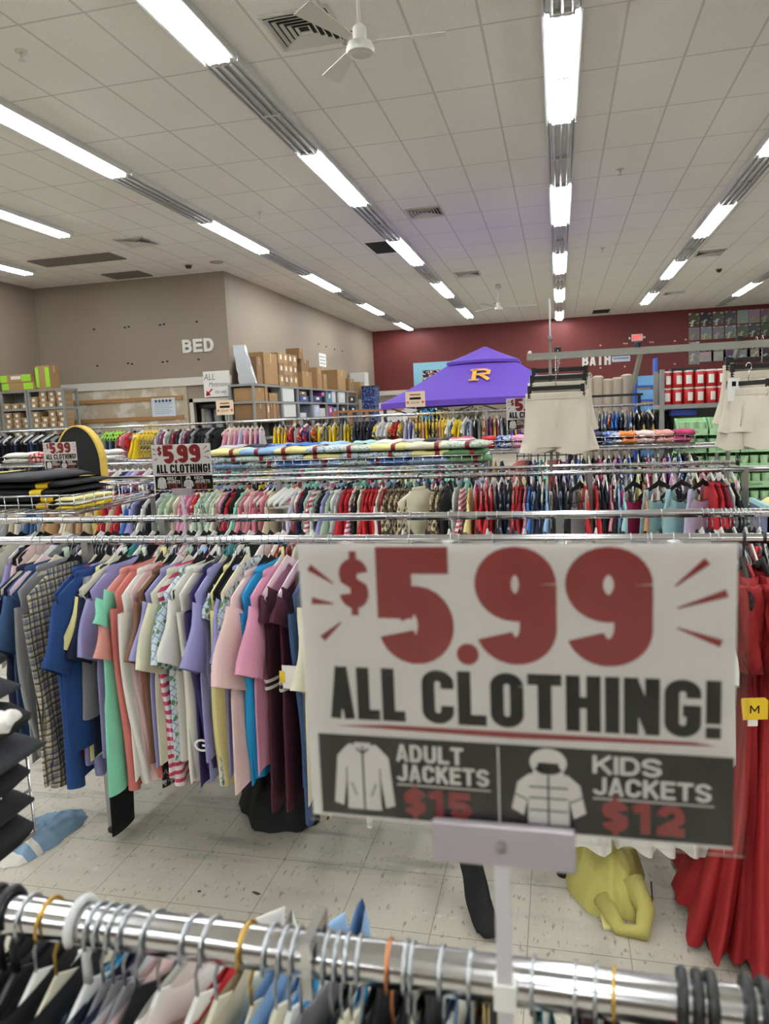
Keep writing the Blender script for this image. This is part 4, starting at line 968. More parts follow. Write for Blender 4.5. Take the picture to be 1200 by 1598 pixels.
Dl = run([(-8, 165, 9, ['navy', 'blue', 'black', 'navy', 'denim'], 'kids top', 'black velvet'), (168, 245, 9, ['lavender', 'mauve', 'white', 'plum', 'lilac'], 'kids top', 'white plastic'),
          (310, 735, 10, ['pale yellow', 'cream', 'lavender', 'aqua', 'teal', 'magenta', 'mint', 'mint', 'rose', 'aqua', 'sage floral'], 'kids top', 'white plastic'), (742, 792, 10, ['navy', 'pale blue', 'silver', 'gold'], 'kids top', 'white plastic'),
          (815, 880, 9, ['coral', 'navy', 'blue patterned', 'teal', 'mint'], 'kids top', 'white plastic'), (885, 1085, 8, ['purple', 'white', 'blue', 'navy', 'cream', 'black', 'magenta', 'white', 'black floral', 'pink'], ['kids top', 'swim vest'], ['white plastic', 'black velvet'])], 715, YD, 6)
for d in Dl:
    if d['c'] == 'coral': d['rz'] = -.7
hang_row(Dl, YD, 'fifth rail', 'BED-sign', 'clothes on the fifth rail', hang='part', T=.014, seed=5)
El = run([(-8, 84, 6, ['navy', 'denim', 'black', 'navy', 'black'], 'jeans', ['grey velvet', 'white plastic', 'black velvet']), (86, 160, 7, ['charcoal', 'grey', 'black'], 'kids top', 'black velvet'), (166, 196, 5.5, ['grey', 'charcoal', 'steel', 'black'], 'swim vest', 'lime plastic'), (198, 214, 7, ['red', 'rose'], 'kids top', ['grey velvet', 'white plastic', 'black velvet']),
          (217, 226, 5, ['yellow'], 'skirt', ['grey velvet', 'white plastic', 'black velvet']), (228, 248, 5, ['yellow grey'], 'swim vest', 'yellow plastic'), (251, 300, 6, ['silver', 'mauve', 'white', 'grey', 'crimson', 'charcoal'], 'kids top', ['grey velvet', 'white plastic', 'black velvet']), (303, 350, 6.5, ['charcoal', 'grey', 'black', 'black'], 'jacket', 'black velvet'),
          (358, 412, 7, ['pink', 'blush', 'pink', 'lavender'], 'skirt', 'brass hooked'), (430, 450, 6, ['yellow', 'yellow', 'gold'], 'skirt', ['grey velvet', 'white plastic', 'black velvet']), (453, 500, 6, ['orange black', 'red', 'silver', 'red patterned', 'purple', 'purple red', 'grey'], ['swim vest', 'kids top'], ['grey velvet', 'white plastic', 'black velvet']),
          (503, 552, 5.5, ['yellow', 'yellow grey', 'grey', 'yellow'], 'swim vest', ['grey velvet', 'white plastic', 'black velvet']), (555, 590, 6, ['navy', 'black', 'charcoal', 'black'], 'jacket', ['grey velvet', 'white plastic', 'black velvet']), (592, 632, 6, ['yellow grey', 'white', 'silver', 'white', 'orange black', 'red'], 'kids top', ['grey velvet', 'white plastic', 'black velvet']),
          (635, 648, 6, ['lavender', 'lilac'], 'skirt', ['grey velvet', 'white plastic', 'black velvet']), (650, 700, 5.5, ['yellow grey', 'yellow grey', 'salmon', 'yellow', 'gold black'], 'swim vest', 'yellow plastic'), (703, 735, 6, ['white', 'blue patterned', 'yellow', 'yellow'], ['kids top', 'skirt'], ['grey velvet', 'white plastic', 'black velvet']),
          (737, 795, 6, ['silver', 'black', 'grey', 'yellow grey', 'red patterned', 'purple red', 'gold', 'mauve'], 'swim vest', ['grey velvet', 'white plastic', 'black velvet']), (800, 880, 7, ['purple', 'gold', 'purple'], 'skirt', ['grey velvet', 'white plastic', 'black velvet']),
          (884, 926, 5.5, ['purple', 'plum', 'grey', 'purple'], 'skirt', ['grey velvet', 'white plastic', 'black velvet']), (929, 986, 6, ['blue', 'navy', 'grey', 'blue patterned', 'orange black', 'blue'], 'kids top', ['grey velvet', 'white plastic', 'black velvet']), (988, 1020, 6, ['gold black', 'black', 'gold black', 'charcoal'], 'skirt', ['grey velvet', 'white plastic', 'black velvet']), (1022, 1042, 6, ['black'], 'jacket', 'black velvet')], 670, YE, 7)
hang_row(El, YE, 'high back rail', 'BED-sign', 'small clothes on the high back rail', z=1.64, hang='part', T=.012, yawj=.28, seed=6)

# ---------------------------------------------------------------- price signs
SIGNRED = mat('sign_red_ink', (150, 24, 30), .35); SIGNBLK = mat('sign_black_ink', (14, 13, 14), .12); SIGNBLK.node_tree.nodes['Principled BSDF'].inputs['Specular IOR Level'].default_value = .2; SIGNW = mat('sign_white_print', (244, 240, 237), .4)
def m_clear(name, k):                        # clear sheet: lets light straight through, mirrors a little, more at grazing angles
    n = NT(name); nt = n.nt; o = nt.nodes['Material Output']; fr = nt.nodes.new('ShaderNodeFresnel'); fr.inputs[0].default_value = 1.45
    a, b, mx = nt.nodes.new('ShaderNodeBsdfTransparent'), nt.nodes.new('ShaderNodeBsdfGlossy'), nt.nodes.new('ShaderNodeMixShader'); b.inputs['Roughness'].default_value = .05
    nt.links.new(n.math('MULTIPLY', fr.outputs[0], k), mx.inputs[0]); nt.links.new(a.outputs[0], mx.inputs[1]); nt.links.new(b.outputs[0], mx.inputs[2]); nt.links.new(mx.outputs[0], o.inputs[0])
    nt.nodes.remove(n.b); _M[name] = n.m; return n.m
ACRYL = m_clear('clear_acrylic', .8)
HOLD = mat('grey_sign_bracket', (160, 152, 158), .35, .3)
SWd, SHt = .300, .210
def U(u): return -SWd/2+SWd*u
def V(v): return SHt*(1-v)
def make_price_sign(label, loc, post, group):
    t = thing('price_sign', label, 'sign', loc, 0, group)
    MB().box((U(.0), 0, V(.995)), (U(.985), .0006, V(0))).build('printed_card', SIGNW, t)
    MB().box((U(-.006), -.0024, V(1.012)), (U(1.008), -.0008, V(-.008))).build('acrylic_sleeve', ACRYL, t)
    MB().box((U(.025), -.0003, V(.985)), (U(.985), 0, V(.685))).build('black_panel', SIGNBLK, t)
    y1, y2 = -.00035, -.0006
    mb = MB(); lettering(mb, '$', U(.10), V(.225), SHt*.175, SWd*.072, .26, y1, thin=.85)
    lettering(mb, '5', U(.192), V(.415), SHt*.405, SWd*.182, .30, y1, thin=.76)
    mb.poly([(U(.405)+.0078*math.cos(2*PI*j/20), y1, V(.375)+.0078*math.sin(2*PI*j/20)) for j in range(20)])
    lettering(mb, '9', U(.425), V(.405), SHt*.395, SWd*.184, .30, y1, thin=.76); lettering(mb, '9', U(.628), V(.400), SHt*.39, SWd*.187, .30, y1, thin=.76)
    for a, b in (((.025, .082), (.085, .138)), ((.028, .2), (.083, .21)), ((.05, .335), (.10, .275)), ((.925, .055), (.86, .135)), ((.965, .155), (.865, .205)), ((.955, .315), (.865, .268))):
        ax, az, bx, bz = U(a[0]), V(a[1]), U(b[0]), V(b[1]); d = Vector((bx-ax, bz-az)).normalized(); n = Vector((-d.y, d.x))*.0026
        mb.poly([(ax+n.x, y1, az+n.y), (ax-n.x, y1, az-n.y), (bx-n.x*.2, y1, bz-n.y*.2), (bx+n.x*.2, y1, bz+n.y*.2)])
    mb.poly([(U(.07), y1, V(.652)), (U(.5), y1, V(.662)), (U(.95), y1, V(.650)), (U(.9), y1, V(.640)), (U(.5), y1, V(.640)), (U(.2), y1, V(.640))])
    mb.build('price_lettering', SIGNRED, t)
    lettering(MB(), 'ALL CLOTHING!', 0, 0, 1, 1, .2)
    mb = MB(); lettering(mb, 'ALL', U(.06), V(.625), SHt*.19, SWd*.19, .235, y1, gap=.05, thin=.85); lettering(mb, 'CLOTHING!', U(.292), V(.625), SHt*.19, SWd*.665, .235, y1, gap=.07, thin=.85)
    mb.build('headline_lettering', INK, t)
    mb = MB()
    for txt, u, v, h, w, s in (('ADULT', .222, .770, .062, .165, .25), ('JACKETS', .222, .842, .062, .225, .25), ('KIDS', .685, .766, .062, .15, .25), ('JACKETS', .685, .840, .062, .255, .25)):
        lettering(mb, txt, U(u), V(v), SHt*h, SWd*w, s-.03, y2, gap=.09, thin=.82)
    mb.build('white_lettering', SIGNW, t)
    mb = MB()
    mb.box((U(.222), y2, V(.858)), (U(.45), y2+.0002, V(.854))); mb.box((U(.685), y2, V(.855)), (U(.945), y2+.0002, V(.851)))
    mb.box((U(.468), y2, V(.975)), (U(.472), y2+.0002, V(.695))); mb.build('rule_edging', SIGNW, t)
    mb = MB(); lettering(mb, '$15', U(.238), V(.967), SHt*.098, SWd*.165, .27, y2, gap=.1); lettering(mb, '$12', U(.705), V(.965), SHt*.108, SWd*.18, .27, y2, gap=.1)
    mb.build('jacket_price_lettering', SIGNRED, t)
    def pic(name, u0, u1, v0, v1, shapes, lines):
        f = lambda a, b, y: (U(u0+(u1-u0)*a), y, V(v1+(v0-v1)*b)); mb = MB()
        for sh in shapes: mb.poly([f(a, b, y2) for a, b in sh])
        o = mb.build(name, SIGNW, t); mb = MB()
        for st, wd in lines: strip(mb, st, wd, lambda a, b: f(a, b, y2-.0002))
        mb.build('outline_stripe', INK, o)
    pic('jacket_picture', .06, .215, .705, .965, [[(.28, .96), (.5, .92), (.72, .96), (.78, .9), (.78, .02), (.22, .02), (.22, .9)], [(.24, .93), (.08, .78), (.0, .1), (.15, .06), (.24, .6)], [(.76, .93), (.92, .78), (1.0, .1), (.85, .06), (.76, .6)], [(.36, .98), (.64, .98), (.62, .92), (.38, .92)]],
        [([(.5, .93), (.5, .02)], .03), ([(.3, .4), (.38, .22)], .02), ([(.7, .4), (.62, .22)], .02), ([(.225, .62), (.215, .1)], .02), ([(.775, .62), (.785, .1)], .02), ([(.4, .9), (.5, .83), (.6, .9)], .03)])
    pic('hooded_jacket_picture', .5, .67, .69, .965, [_arc(.5, .82, .25, .18, 0, 360, 20)[:-1], [(.3, .7), (.7, .7), (.77, .6), (.78, .02), (.22, .02), (.23, .6)], [(.26, .68), (.08, .55), (.0, .2), (.16, .12), (.25, .45)], [(.74, .68), (.92, .55), (1.0, .2), (.84, .12), (.75, .45)]],
        [([(.5, .66), (.5, .02)], .025), ([(.24, .5), (.76, .5)], .02), ([(.24, .36), (.76, .36)], .02), ([(.24, .2), (.76, .2)], .02), ([(.04, .4), (.22, .32)], .02), ([(.96, .4), (.78, .32)], .02), (_arc(.5, .76, .15, .06, 180, 360, 8), .07), ([(.36, .77), (.64, .77)], .09)])
    MB().bbox((U(.31), -.010, -.022), (U(.645), -.0026, .009), .0012).build('bracket', HOLD, t)
    MB().bbox((U(.31), .0012, -.022), (U(.645), .004, .009), .0008).build('bracket', HOLD, t)
    MB().lathe([(.0042, 0), (.0042, .0015), (.0, .003)], 14).build('bolt', STEEL, t).matrix_local = Matrix.Translation((U(.475), -.010, -.006)) @ Matrix.Rotation(PI/2, 4, 'X')
    p = MB().box((U(.475)-.0055, -.0095, -post-.09), (U(.475)+.0055, -.003, -.012)).build('post', mat('white_post', (190, 186, 190), .35), t)
    MB().box((U(.475)-.008, -.012, -post-.016), (U(.475)+.008, .004, -post+.004)).build('rail_clip', WHITEP, t)
    return t
zb = 1.345
big = make_price_sign('large near price sign reading 5.99 ALL CLOTHING on the near chrome rail', (-.0355, .4995, zb), zb-RAILZ-.017, 'clothing price signs')
for px, py, Y, dz, lab in [(284, 722, YB2, .135, 'clothing price sign standing on the second rail beside folded black clothes'), (93, 696, YC1, .125, 'small clothing price sign in front of the black rounded board'), (826, 668, YC1+.02, .30, 'clothing price sign half hidden behind the hanging beige shorts')]:
    c = at(px, py, Y-.0205); dup(big, (c.x, Y-.0205, RAILZ+.017+dz-.017), 0, lab, 'clothing price signs')
    if dz > .2: c2 = (c.x, Y, 0)
# far orange-edged price cards
CARDC = mat('pale_orange_card', (226, 204, 176), .5)
for px, py, Y, lab in [(351, 636, YE, 'cream price card with orange print above the pink skirts'), (648, 623, YE, 'cream price card with orange print in front of the purple canopy')]:
    c = at(px, py, Y-.022); t = thing('price_card', lab, 'sign', (c.x, Y-.022, c.z), 0, 'cream price cards')
    MB().box((-.13, -.003, -.1), (.13, 0, .1)).build('card', CARDC, t)
    mb = MB(); mb.box((-.07, -.004, .05), (.07, -.003, .066)); typed(mb, '$24.99', -.06, -.004, -.06, .045, .11); mb.build('lettering', mat('orange_brown_ink', (130, 70, 40), .6), t)
    MB().box((-.075, -.004, -.005), (.075, -.003, .025)).build('dark_stripe', INK, t)
    for s in (-1, 1): MB().poly([(s*.1+.018*math.cos(2*PI*j/12), -.004, -.04+.018*math.sin(2*PI*j/12)) for j in range(12)]).build('orange_dot', mat('orange_dot', (210, 110, 60), .6), t)
    MB().box((-.006, .0, 1.64-c.z-.02), (.006, .008, 0)).build('post', mat('white_post', (190, 186, 190), .35), t)
    MB().box((-.01, .0, 1.62-c.z), (.01, .022, 1.66-c.z)).build('rail_clip', WHITEP, t)

# ---------------------------------------------------------------- high bar with beige shorts
BX0, BX1, BZ = -.20, 1.95, 1.985
t = thing('display_bar', 'grey high display bar above the third rail holding beige shorts', 'bar', ((BX0+BX1)/2, YC1, 0)); cx = (BX0+BX1)/2
BARM = mat('brushed_bar', (150, 150, 142), .4, .7)
MB().box((BX0-cx, -.012, BZ-.022), (BX1-cx, .012, BZ+.022)).build('bar', BARM, t)
MB().lathe([(.012, 0), (.014, .012), (.0, .02)], 12, (BX0-cx+.02, 0, BZ+.022)).build('end_knob', WHITEP, t)
for x in (-.05, .52, 1.10, 1.9):
    if x < .2: MB().box((x-cx-.01, .012, RAILZ+.017), (x-cx+.01, .034, BZ)).build('upright', BARM, t)
    else: MB().bar((x-cx, .02, BZ-.01), (x-cx-.045, .12, BZ-.24), .022, .03).build('strut', BARM, t)
for x in (.0, .50, 1.10): MB().lathe([(.022, 0), (.022, .03), (.012, .034), (.0, .034)], 12, (x-cx, .0, BZ+.022)).build('bar_cap', BLACKP, t)
t = thing('sign_holder', 'empty clear sign holder seen edge on above the display bar', 'sign holder', (-.048, YC1+.02, BZ+.02))
MB().box((-.004, -.1, .10), (.006, .1, .335)).build('acrylic_panel', mat('frosted_acrylic', (205, 205, 205), .25), t)
MB().box((-.008, -.008, -.03), (.008, .008, .115)).build('post', BARM, t); MB().box((-.012, -.05, .085), (.012, .05, .11)).build('bracket', HOLD, t)
SHORTS = mat('oatmeal_jersey', (206, 197, 180), .9, vary=.04, bump=.2, scale=220)
def make_clip_hanger(label, loc, rz, hookrise, w=.18, group='clip hangers with shorts'):
    t = thing('clip_hanger', label, 'hanger', loc, rz, group)
    MB().bbox((-w, -.006, -.014), (w, .006, .014), .002).build('cross_bar', BLACKP, t)
    for s in (-1, 1):
        MB().bbox((s*w*.94-.013, -.016, -.065), (s*w*.94+.013, .016, .02), .003).build('clip', BLACKP, t)
    pts = [(0, 0, .01), (0, 0, hookrise-.03), (0, .012, hookrise-.02)] + [(0, .022*math.cos(math.radians(a)), hookrise+.022*math.sin(math.radians(a))) for a in range(-30, 200, 18)]
    mb = MB().tube(pts, .0024, 8); mb.tube([(.006*math.cos(i*1.6), .006*math.sin(i*1.6), .02+i*.006) for i in range(int((hookrise-.06)/.006))], .0016, 6)
    mb.build('hook', CHROME, t, True); return t
def make_shorts(label, loc, rz, seed, group='beige shorts', split=.25, length=.37):
    t = thing('shorts', label, 'shorts', loc, rz, group); rng = random.Random(seed); ph = rng.uniform(0, 6); rings = []
    for i in range(15):
        f = i/14; z = -.045-(split-.03)*f; w = .195+.022*f; th = .022+.028*f; r = []
        for j in range(48):
            a = 2*PI*j/48; sa = math.sin(a); x = w*math.cos(a)
            r.append((x, th*(1 if sa >= 0 else -1)*abs(sa)**.6 + .010*f*math.sin(x*22+ph+f*2) + .004*math.sin(x*60+ph), z))
        rings.append(r)
    mb = MB().loft(rings, False)
    for s in (-1, 1):
        rings = []
        for i in range(8):
            f = i/7; z = -(split-.01)-(length-split)*f; cx = s*(.104+.02*f*(length-split)/.12); w = .112+.016*f; r = []
            for j in range(28):
                a = 2*PI*j/28; sa = math.sin(a); x = cx+w*math.cos(a)
                r.append((x, (.046+.006*f)*(1 if sa >= 0 else -1)*abs(sa)**.65 + .010*math.sin(x*22+ph+2+f), z - .012*f*math.sin(s*1.5+x*9+ph) - (.02*f*(1-abs(math.cos(a))))))
            rings.append(r)
        mb.loft(rings, False)
    mb.build('shorts_body', SHORTS, t, True)
    rings = [[((.195+.002*(i % 2))*math.cos(2*PI*j/60), (.022+.004*(i % 2)+.0015*math.sin(j*2.1))*(1 if math.sin(2*PI*j/60) >= 0 else -1)*abs(math.sin(2*PI*j/60))**.6, -.0-.0075*i) for j in range(60)] for i in range(7)]
    MB().loft(rings, False).build('waistband', SHORTS, t, True)
    MB().tube([(.0, -.047-.01*f, -.07-.16*f) for f in (0, .3, .6, 1.)], .0035, 6).build('centre_seam', SHORTS, t, True)
    MB().tube([(.17, -.028, -.03), (.185, -.05, -.05), (.20, -.055, -.02), (.19, -.05, .0), (.18, -.04, -.02)], .004, 6).build('drawstring', SHORTS, t, True)
    return t
HX = .0
for k, (dx, dy, z, rz) in enumerate([(.01, .05, 1.895, .10), (.0, .0, 1.845, .05), (-.015, -.055, 1.775, .05)]):
    nm = ['uppermost, behind the others', 'the middle one', 'lowest, in front of the others'][k]
    make_clip_hanger('black clip hanger of the shorts bunch beside the canopy, ' + nm, (HX+dx, YC1+dy, z), rz, BZ+.022-z+.002 if k < 2 else 1.845-z+.11)
    make_shorts('beige shorts of the bunch beside the canopy, ' + nm, (HX+dx+.0, YC1+dy, z-.03), rz, k, split=[.235, .30, .34][k], length=[.37, .47, .385][k])
for k, (dx, dy, z, rz) in enumerate([(.12, .05, 1.895, .06), (.14, .0, 1.85, .03)]):
    nm = ['behind', 'in front'][k]
    make_clip_hanger('black clip hanger of the shorts bunch over the green boxes, ' + nm, (1.09+dx, YC1+dy, z), rz, BZ+.022-z+.002)
    make_shorts('beige shorts of the bunch over the green boxes, %s, facing the aisle' % nm, (1.09+dx, YC1+dy, z-.03), rz, 5+k)
make_clip_hanger('black clip hanger turned sideways beside the green boxes', (1.13, YC1-.12, 1.745), -1.0, .10, .16)
make_shorts('beige shorts hanging sideways with flared leg near the green boxes', (1.13, YC1-.12, 1.715), -1.0, 9)
t = tag(MB().box((-.035, -.002, -.14), (.035, 0, 0)).build('hang_tag', PAPER), 'white paper tag with black mark tied to beige shorts', 'tag'); t.location = (1.06, YC1-.06, 1.78)
MB().poly([(-.012, -.003, -.05), (.012, -.003, -.05), (.012, -.003, -.02), (-.012, -.003, -.02)]).build('printed_mark', INK, t)

# ---------------------------------------------------------------- wire baskets and what lies in them
def make_basket(label, x0, x1, y0, y1, z, h, pitch=.075, legs=True, wire=.003, m=CHROME):
    t = thing('wire_basket', label, 'basket', ((x0+x1)/2, y0, z), 0, 'wire baskets on the racks'); cx = (x0+x1)/2; a, b, d = x0-cx, x1-cx, y1-y0
    mb = MB()
    for zz in (0, h): mb.tube([(a, 0, zz), (b, 0, zz), (b, d, zz), (a, d, zz), (a, 0, zz)], wire*1.7, 6)
    mb.tube([(a, 0, h*.5), (b, 0, h*.5), (b, d, h*.5)], wire, 6); mb.build('rim_frame', m, t, True)
    mb = MB(); n = max(2, int((b-a)/pitch))
    for i in range(n+1): x = a+(b-a)*i/n; mb.tube([(x, 0, h), (x, 0, 0), (x, d, 0), (x, d, h)], wire, 5)
    k = max(2, int(d/pitch))
    for i in range(1, k): y = d*i/k; mb.tube([(a, y, h), (a, y, 0), (b, y, 0), (b, y, h)], wire, 5)
    mb.build('wire_mesh', m, t, True)
    if legs:
        for x in ((a+.02, b-.02) if legs is True else (a+.03,)): MB().box((x-.01, d-.01, -z+.0), (x+.01, d+.012, 0)).build('support_leg', STEEL, t)
        for x in (a+.02, b-.02): MB().box((x-.008, .0, -.012), (x+.008, d, -.002)).build('bracket', STEEL, t)
    return t
def fold_mb(w, d, h, seed, lobes=2):
    """a folded garment: rounded front fold, wavering top, layered edges"""
    rng = random.Random(seed); rings = []; n = 20; ph = rng.uniform(0, 6)
    for i in range(11):
        f = i/10; x = -w/2+w*f; e = min(1, 6*min(f, 1-f)+.35); r = []
        for j in range(n):
            a = 2*PI*j/n; ca, sa = math.cos(a), math.sin(a)
            y = d/2*(1 if ca >= 0 else -1)*abs(ca)**.45*(.9+.1*e)
            z = h/2 + h/2*(1 if sa >= 0 else -1)*abs(sa)**.6*e + (.10*h*math.sin(3*f*PI+ph+y*8) if sa > .1 else 0)
            r.append((x+.004*math.sin(j+ph), y, max(z, 0.001)))
        rings.append(r)
    return MB().loft(rings, True)
_FM = {}
def folded(name, label, cat, loc, dims, c, rz=0., seed=0, group=None, band=None, roll=False, tiltx=0.):
    k = (dims, seed % 4)
    if k not in _FM: _FM[k] = fold_mb(*dims, seed % 4).mesh('folded', cloth('white'), True)
    o = obj(name, _FM[k], None, loc, rz, cloth(c)); tag(o, label, cat, group)
    if band:
        w, d, h = dims; bx, bw, bm = band
        mb = MB(); mb.loft([[(bx+s*bw/2, (d/2+.003)*(1 if math.cos(a) >= 0 else -1)*abs(math.cos(a))**.45, h/2+(h*.60+.002)*(1 if math.sin(a) >= 0 else -1)*abs(math.sin(a))**.6) for a in [2*PI*j/20 for j in range(20)]] for s in (-1, 1)], False)
        mb.build('band', bm, o, True)
    return o
YBAND = mat('yellow_band', (226, 190, 40), .5); RBAND = mat('dark_red_band', (120, 24, 34), .5)
LBX = -2.27
make_basket('chrome wire basket of folded black clothes on the second rail', -3.75, LBX, YB2+.005, YB2+.74, RAILZ+.032, .085)
zb = RAILZ+.042
for c in range(2):
    for r in range(4):
        x = LBX-.40-.62*c
        nm = ['lowest', 'second', 'third', 'fourth'][r]
        folded('folded_trousers', 'black folded garment with yellow band, %s in the %s pile of the rail basket' % (nm, ['right-side'.replace('right-side', 'end'), 'middle'][c]), 'folded clothes', (x+.015*math.sin(r*2+c), YB2+.30+.02*math.sin(r*3), zb+.034*r), (.56, .46, .033), 'black', .05*math.sin(r*2.2+c), r+c, 'folded black clothes in the basket', band=(.17, .07, YBAND) if c == 0 else (.08, .06, YBAND))
for r, (c, yb) in enumerate([('green', 1), ('black floral', 1), ('pink', 1), ('black', 0)]):
    folded('folded_shirt', '%s folded garment, %s in the basket pile by the frame edge' % (c, ['lowest', 'second', 'third', 'topmost'][r]), 'folded clothes', (LBX-1.36, YB2+.3, zb+.034*r), (.6, .46, .033), c, .04*math.sin(r), r+2, None, band=(.2, .09, YBAND) if yb else None)
folded('folded_shirt', 'white folded top with pink lettering on top of the basket pile', 'folded clothes', (LBX-1.2, YB2+.25, zb+.138), (.62, .42, .035), 'white', .1, 1)
folded('folded_trousers', 'black folded garment with yellow waist lying across the basket top', 'folded clothes', (LBX-.52, YB2+.24, zb+.138), (.7, .40, .04), 'charcoal', -.06, 2, None, band=(-.05, .06, YBAND))
for r in range(3):
    folded('folded_shirt', '%s folded small garment, %s at the basket end' % (['yellow', 'white', 'pale yellow'][r], ['lowest', 'middle', 'topmost'][r]), 'folded clothes', (LBX-.09, YB2+.22, zb+.02*r), (.12, .34, .019), ['yellow', 'white', 'pale yellow'][r], 0, r)
# middle basket with banded rolls, resting on the fourth rail
mx0, mx1 = at(322, 727, YC2).x, at(752, 724, YC2).x
make_basket('long wire basket of banded floral clothes on the fourth rail', mx0, mx1, YC2+.005, YC2+.62, RAILZ+.032, .075)
n = 8; cs = [['yellow', 'floral'], ['pale blue', 'sage floral'], ['pale blue', 'floral'], ['floral', 'floral'], ['pale yellow', 'sage floral'], ['floral', 'pale blue'], ['floral', 'cream'], ['green', 'green']]
low = ['pale blue', 'floral', 'blue', 'pale blue', 'floral', 'blue', 'pale blue', 'green']
mid = ['floral', 'sage floral', 'floral', 'pale yellow', 'floral', 'floral', 'pale yellow', 'green']
top = ['pale yellow', 'pale blue', 'pale yellow', 'floral', 'sage floral', 'pale yellow', 'cream', 'sage floral']
for i in range(n):
    x = mx0+.14+(mx1-mx0-.28)*i/(n-1)
    for r, row in enumerate((low, mid, top)):
        folded('folded_shirt', '%s folded garment, %s layer of the %s banded pile in the long basket' % (row[i], ['lowest', 'middle', 'top'][r], ORD[i+1]), 'folded clothes', (x+.03*math.sin(r*3+i), YC2+.27-.02*r, RAILZ+.042+.056*r), (.34, .44, .054), row[i], .08*math.sin(i*2.1+r), i+r, 'folded clothes in the long basket', band=(.08*math.sin(i+r), .035, RBAND) if (i+r) % 2 or r else None)
for px, py, nm in ((0, 0, 0),):
    pass
# baskets on the fifth rail
for k, (p0, p1, cols, lab) in enumerate([(540, 740, ['aqua', 'white', 'silver', 'charcoal', 'pink striped'], 'wire basket of striped clothes on fifth rail'), (745, 872, ['red', 'blue patterned', 'pink', 'charcoal', 'navy'], 'wire basket of mixed clothes beside the shorts'), (884, 1085, ['lavender', 'navy', 'blue patterned', 'orange', 'blush', 'salmon', 'magenta'], 'wire basket of pink and blue clothes beyond the shorts'), (330, 535, ['silver', 'navy', 'blue patterned', 'blue', 'pale blue'], 'wire basket of blue clothes behind the long basket'), (-6, 160, ['white', 'red patterned', 'silver', 'white'], 'wire basket of patterned clothes near the shoe boxes')]):
    x0, x1 = at(p0, 690, YD).x, at(p1, 690, YD).x
    make_basket(lab, x0, x1, YD+.005, YD+.50, RAILZ+.032, .09, .09)
    m = len(cols)
    for i, c in enumerate(cols):
        for r in range(2):
            w = (x1-x0)/m
            folded('folded_shirt', '%s folded garment, %s in the %s' % (c+(' clean' if i == 3 and c == 'white' else ''), ['under' , 'upper'][r], lab.replace('wire ', '').replace(' clothes', ' clothes')), 'folded clothes', (x0+w*(i+.5)+.02*math.sin(i+r), YD+.26, RAILZ+.042+.062*r), (round(w*.97, 2), .44, .06), c, .1*math.sin(i*3+r), i+r)
# black board with yellow edge standing on the third rack
c = at(118, 738, YC1+.25); t = thing('rounded_board', 'tall black rounded board with yellow edge standing behind a small price sign', 'board', (c.x, YC1+.30, RAILZ-.02), -.35)
outl = [(-.31, 0)] + [(.31*math.cos(a)*-1, .16+.31*math.sin(a)) for a in [PI*j/22 for j in range(23)]] + [(.31, 0)]
pts = [(a*.93, 0, b) for a, b in outl]
MB().prism(pts, (0, .03, 0)).build('board_face', mat('black_felt', (14, 14, 16), .9), t)
mb = MB(); rim = [(a, b) for a, b in outl]
mb.loft([[(a*.93, -.004, b), (a*1.0, -.002, b+(.012 if b > .01 else 0)), (a*1.0, .05, b+(.012 if b > .01 else 0)), (a*.93, .03, b)] for a, b in rim]); mb.build('yellow_edging', mat('yellow_edging', (200, 168, 70), .6), t)
MB().box((-.25, .0, -RAILZ+.02), (-.22, .03, .0)).build('support_leg', STEEL, t); MB().box((.22, .0, -RAILZ+.02), (.25, .03, .0)).build('support_leg', STEEL, t)

# ---------------------------------------------------------------- red gowns at the end of the front rail
REDG = mat('red_gown_cloth', (142, 12, 16), .75, vary=.05, bump=.1, scale=30)
def make_gown(label, x, y, rz, seed, L, spread, lean):
    t = thing('gown', label, 'dress', (x, y, RAILZ), rz, 'red gowns on the front rail'); rng = random.Random(seed); ph = rng.uniform(0, 6); rings = []
    prof = [(.10, .10), (.12, .125), (.16, .13), (.24, .135), (.33, .115), (.40, .095), (.44, .085), (.47, .10), (.55, .125), (.68, .155), (.82, .19), (.95, .21), (1.06, .25), (L-.06, .27), (L, .28)]
    for i, (d, w) in enumerate(prof):
        f = max(0, (d-.44)/(L-.44)); r = []
        for j in range(72):
            a = 2*PI*j/72; fold = 1+.16*f*math.sin(9*a+ph)+.07*f*math.sin(17*a+ph*2)+(.10*math.sin(22*a) if .38 < d < .48 else .03*math.sin(14*a+ph))
            th = .035+.25*spread*f
            r.append((th*math.sin(a)*fold*1.0-lean[0]*f*f, w*(1+.25*f)*math.cos(a)*fold-lean[1]*f*f, -d+.010*f*math.sin(5*a+ph)))
        rings.append(r)
    MB().loft(rings, False).build('gown_body', REDG, t, True)
    for s in (-1, 1):
        mb = MB(); mb.tube([(0, s*.06, AP), (.01, s*.09, -.09), (.012, s*.10, -.13)], .005, 6); mb.build('shoulder_strap', REDG, t, True)
        mb = MB(); rr = []
        for i in range(9):
            f = i/8; rr.append([(.03*(1+.4*math.sin(6*a+i))*math.sin(a), s*(.105+.02*f)+.045*(1+.25*math.sin(5*a+2*i))*math.cos(a), -.12-.26*f) for a in [2*PI*j/24 for j in range(24)]])
        mb.loft(rr); mb.build('ruffled_sleeve', REDG, t, True)
    return t
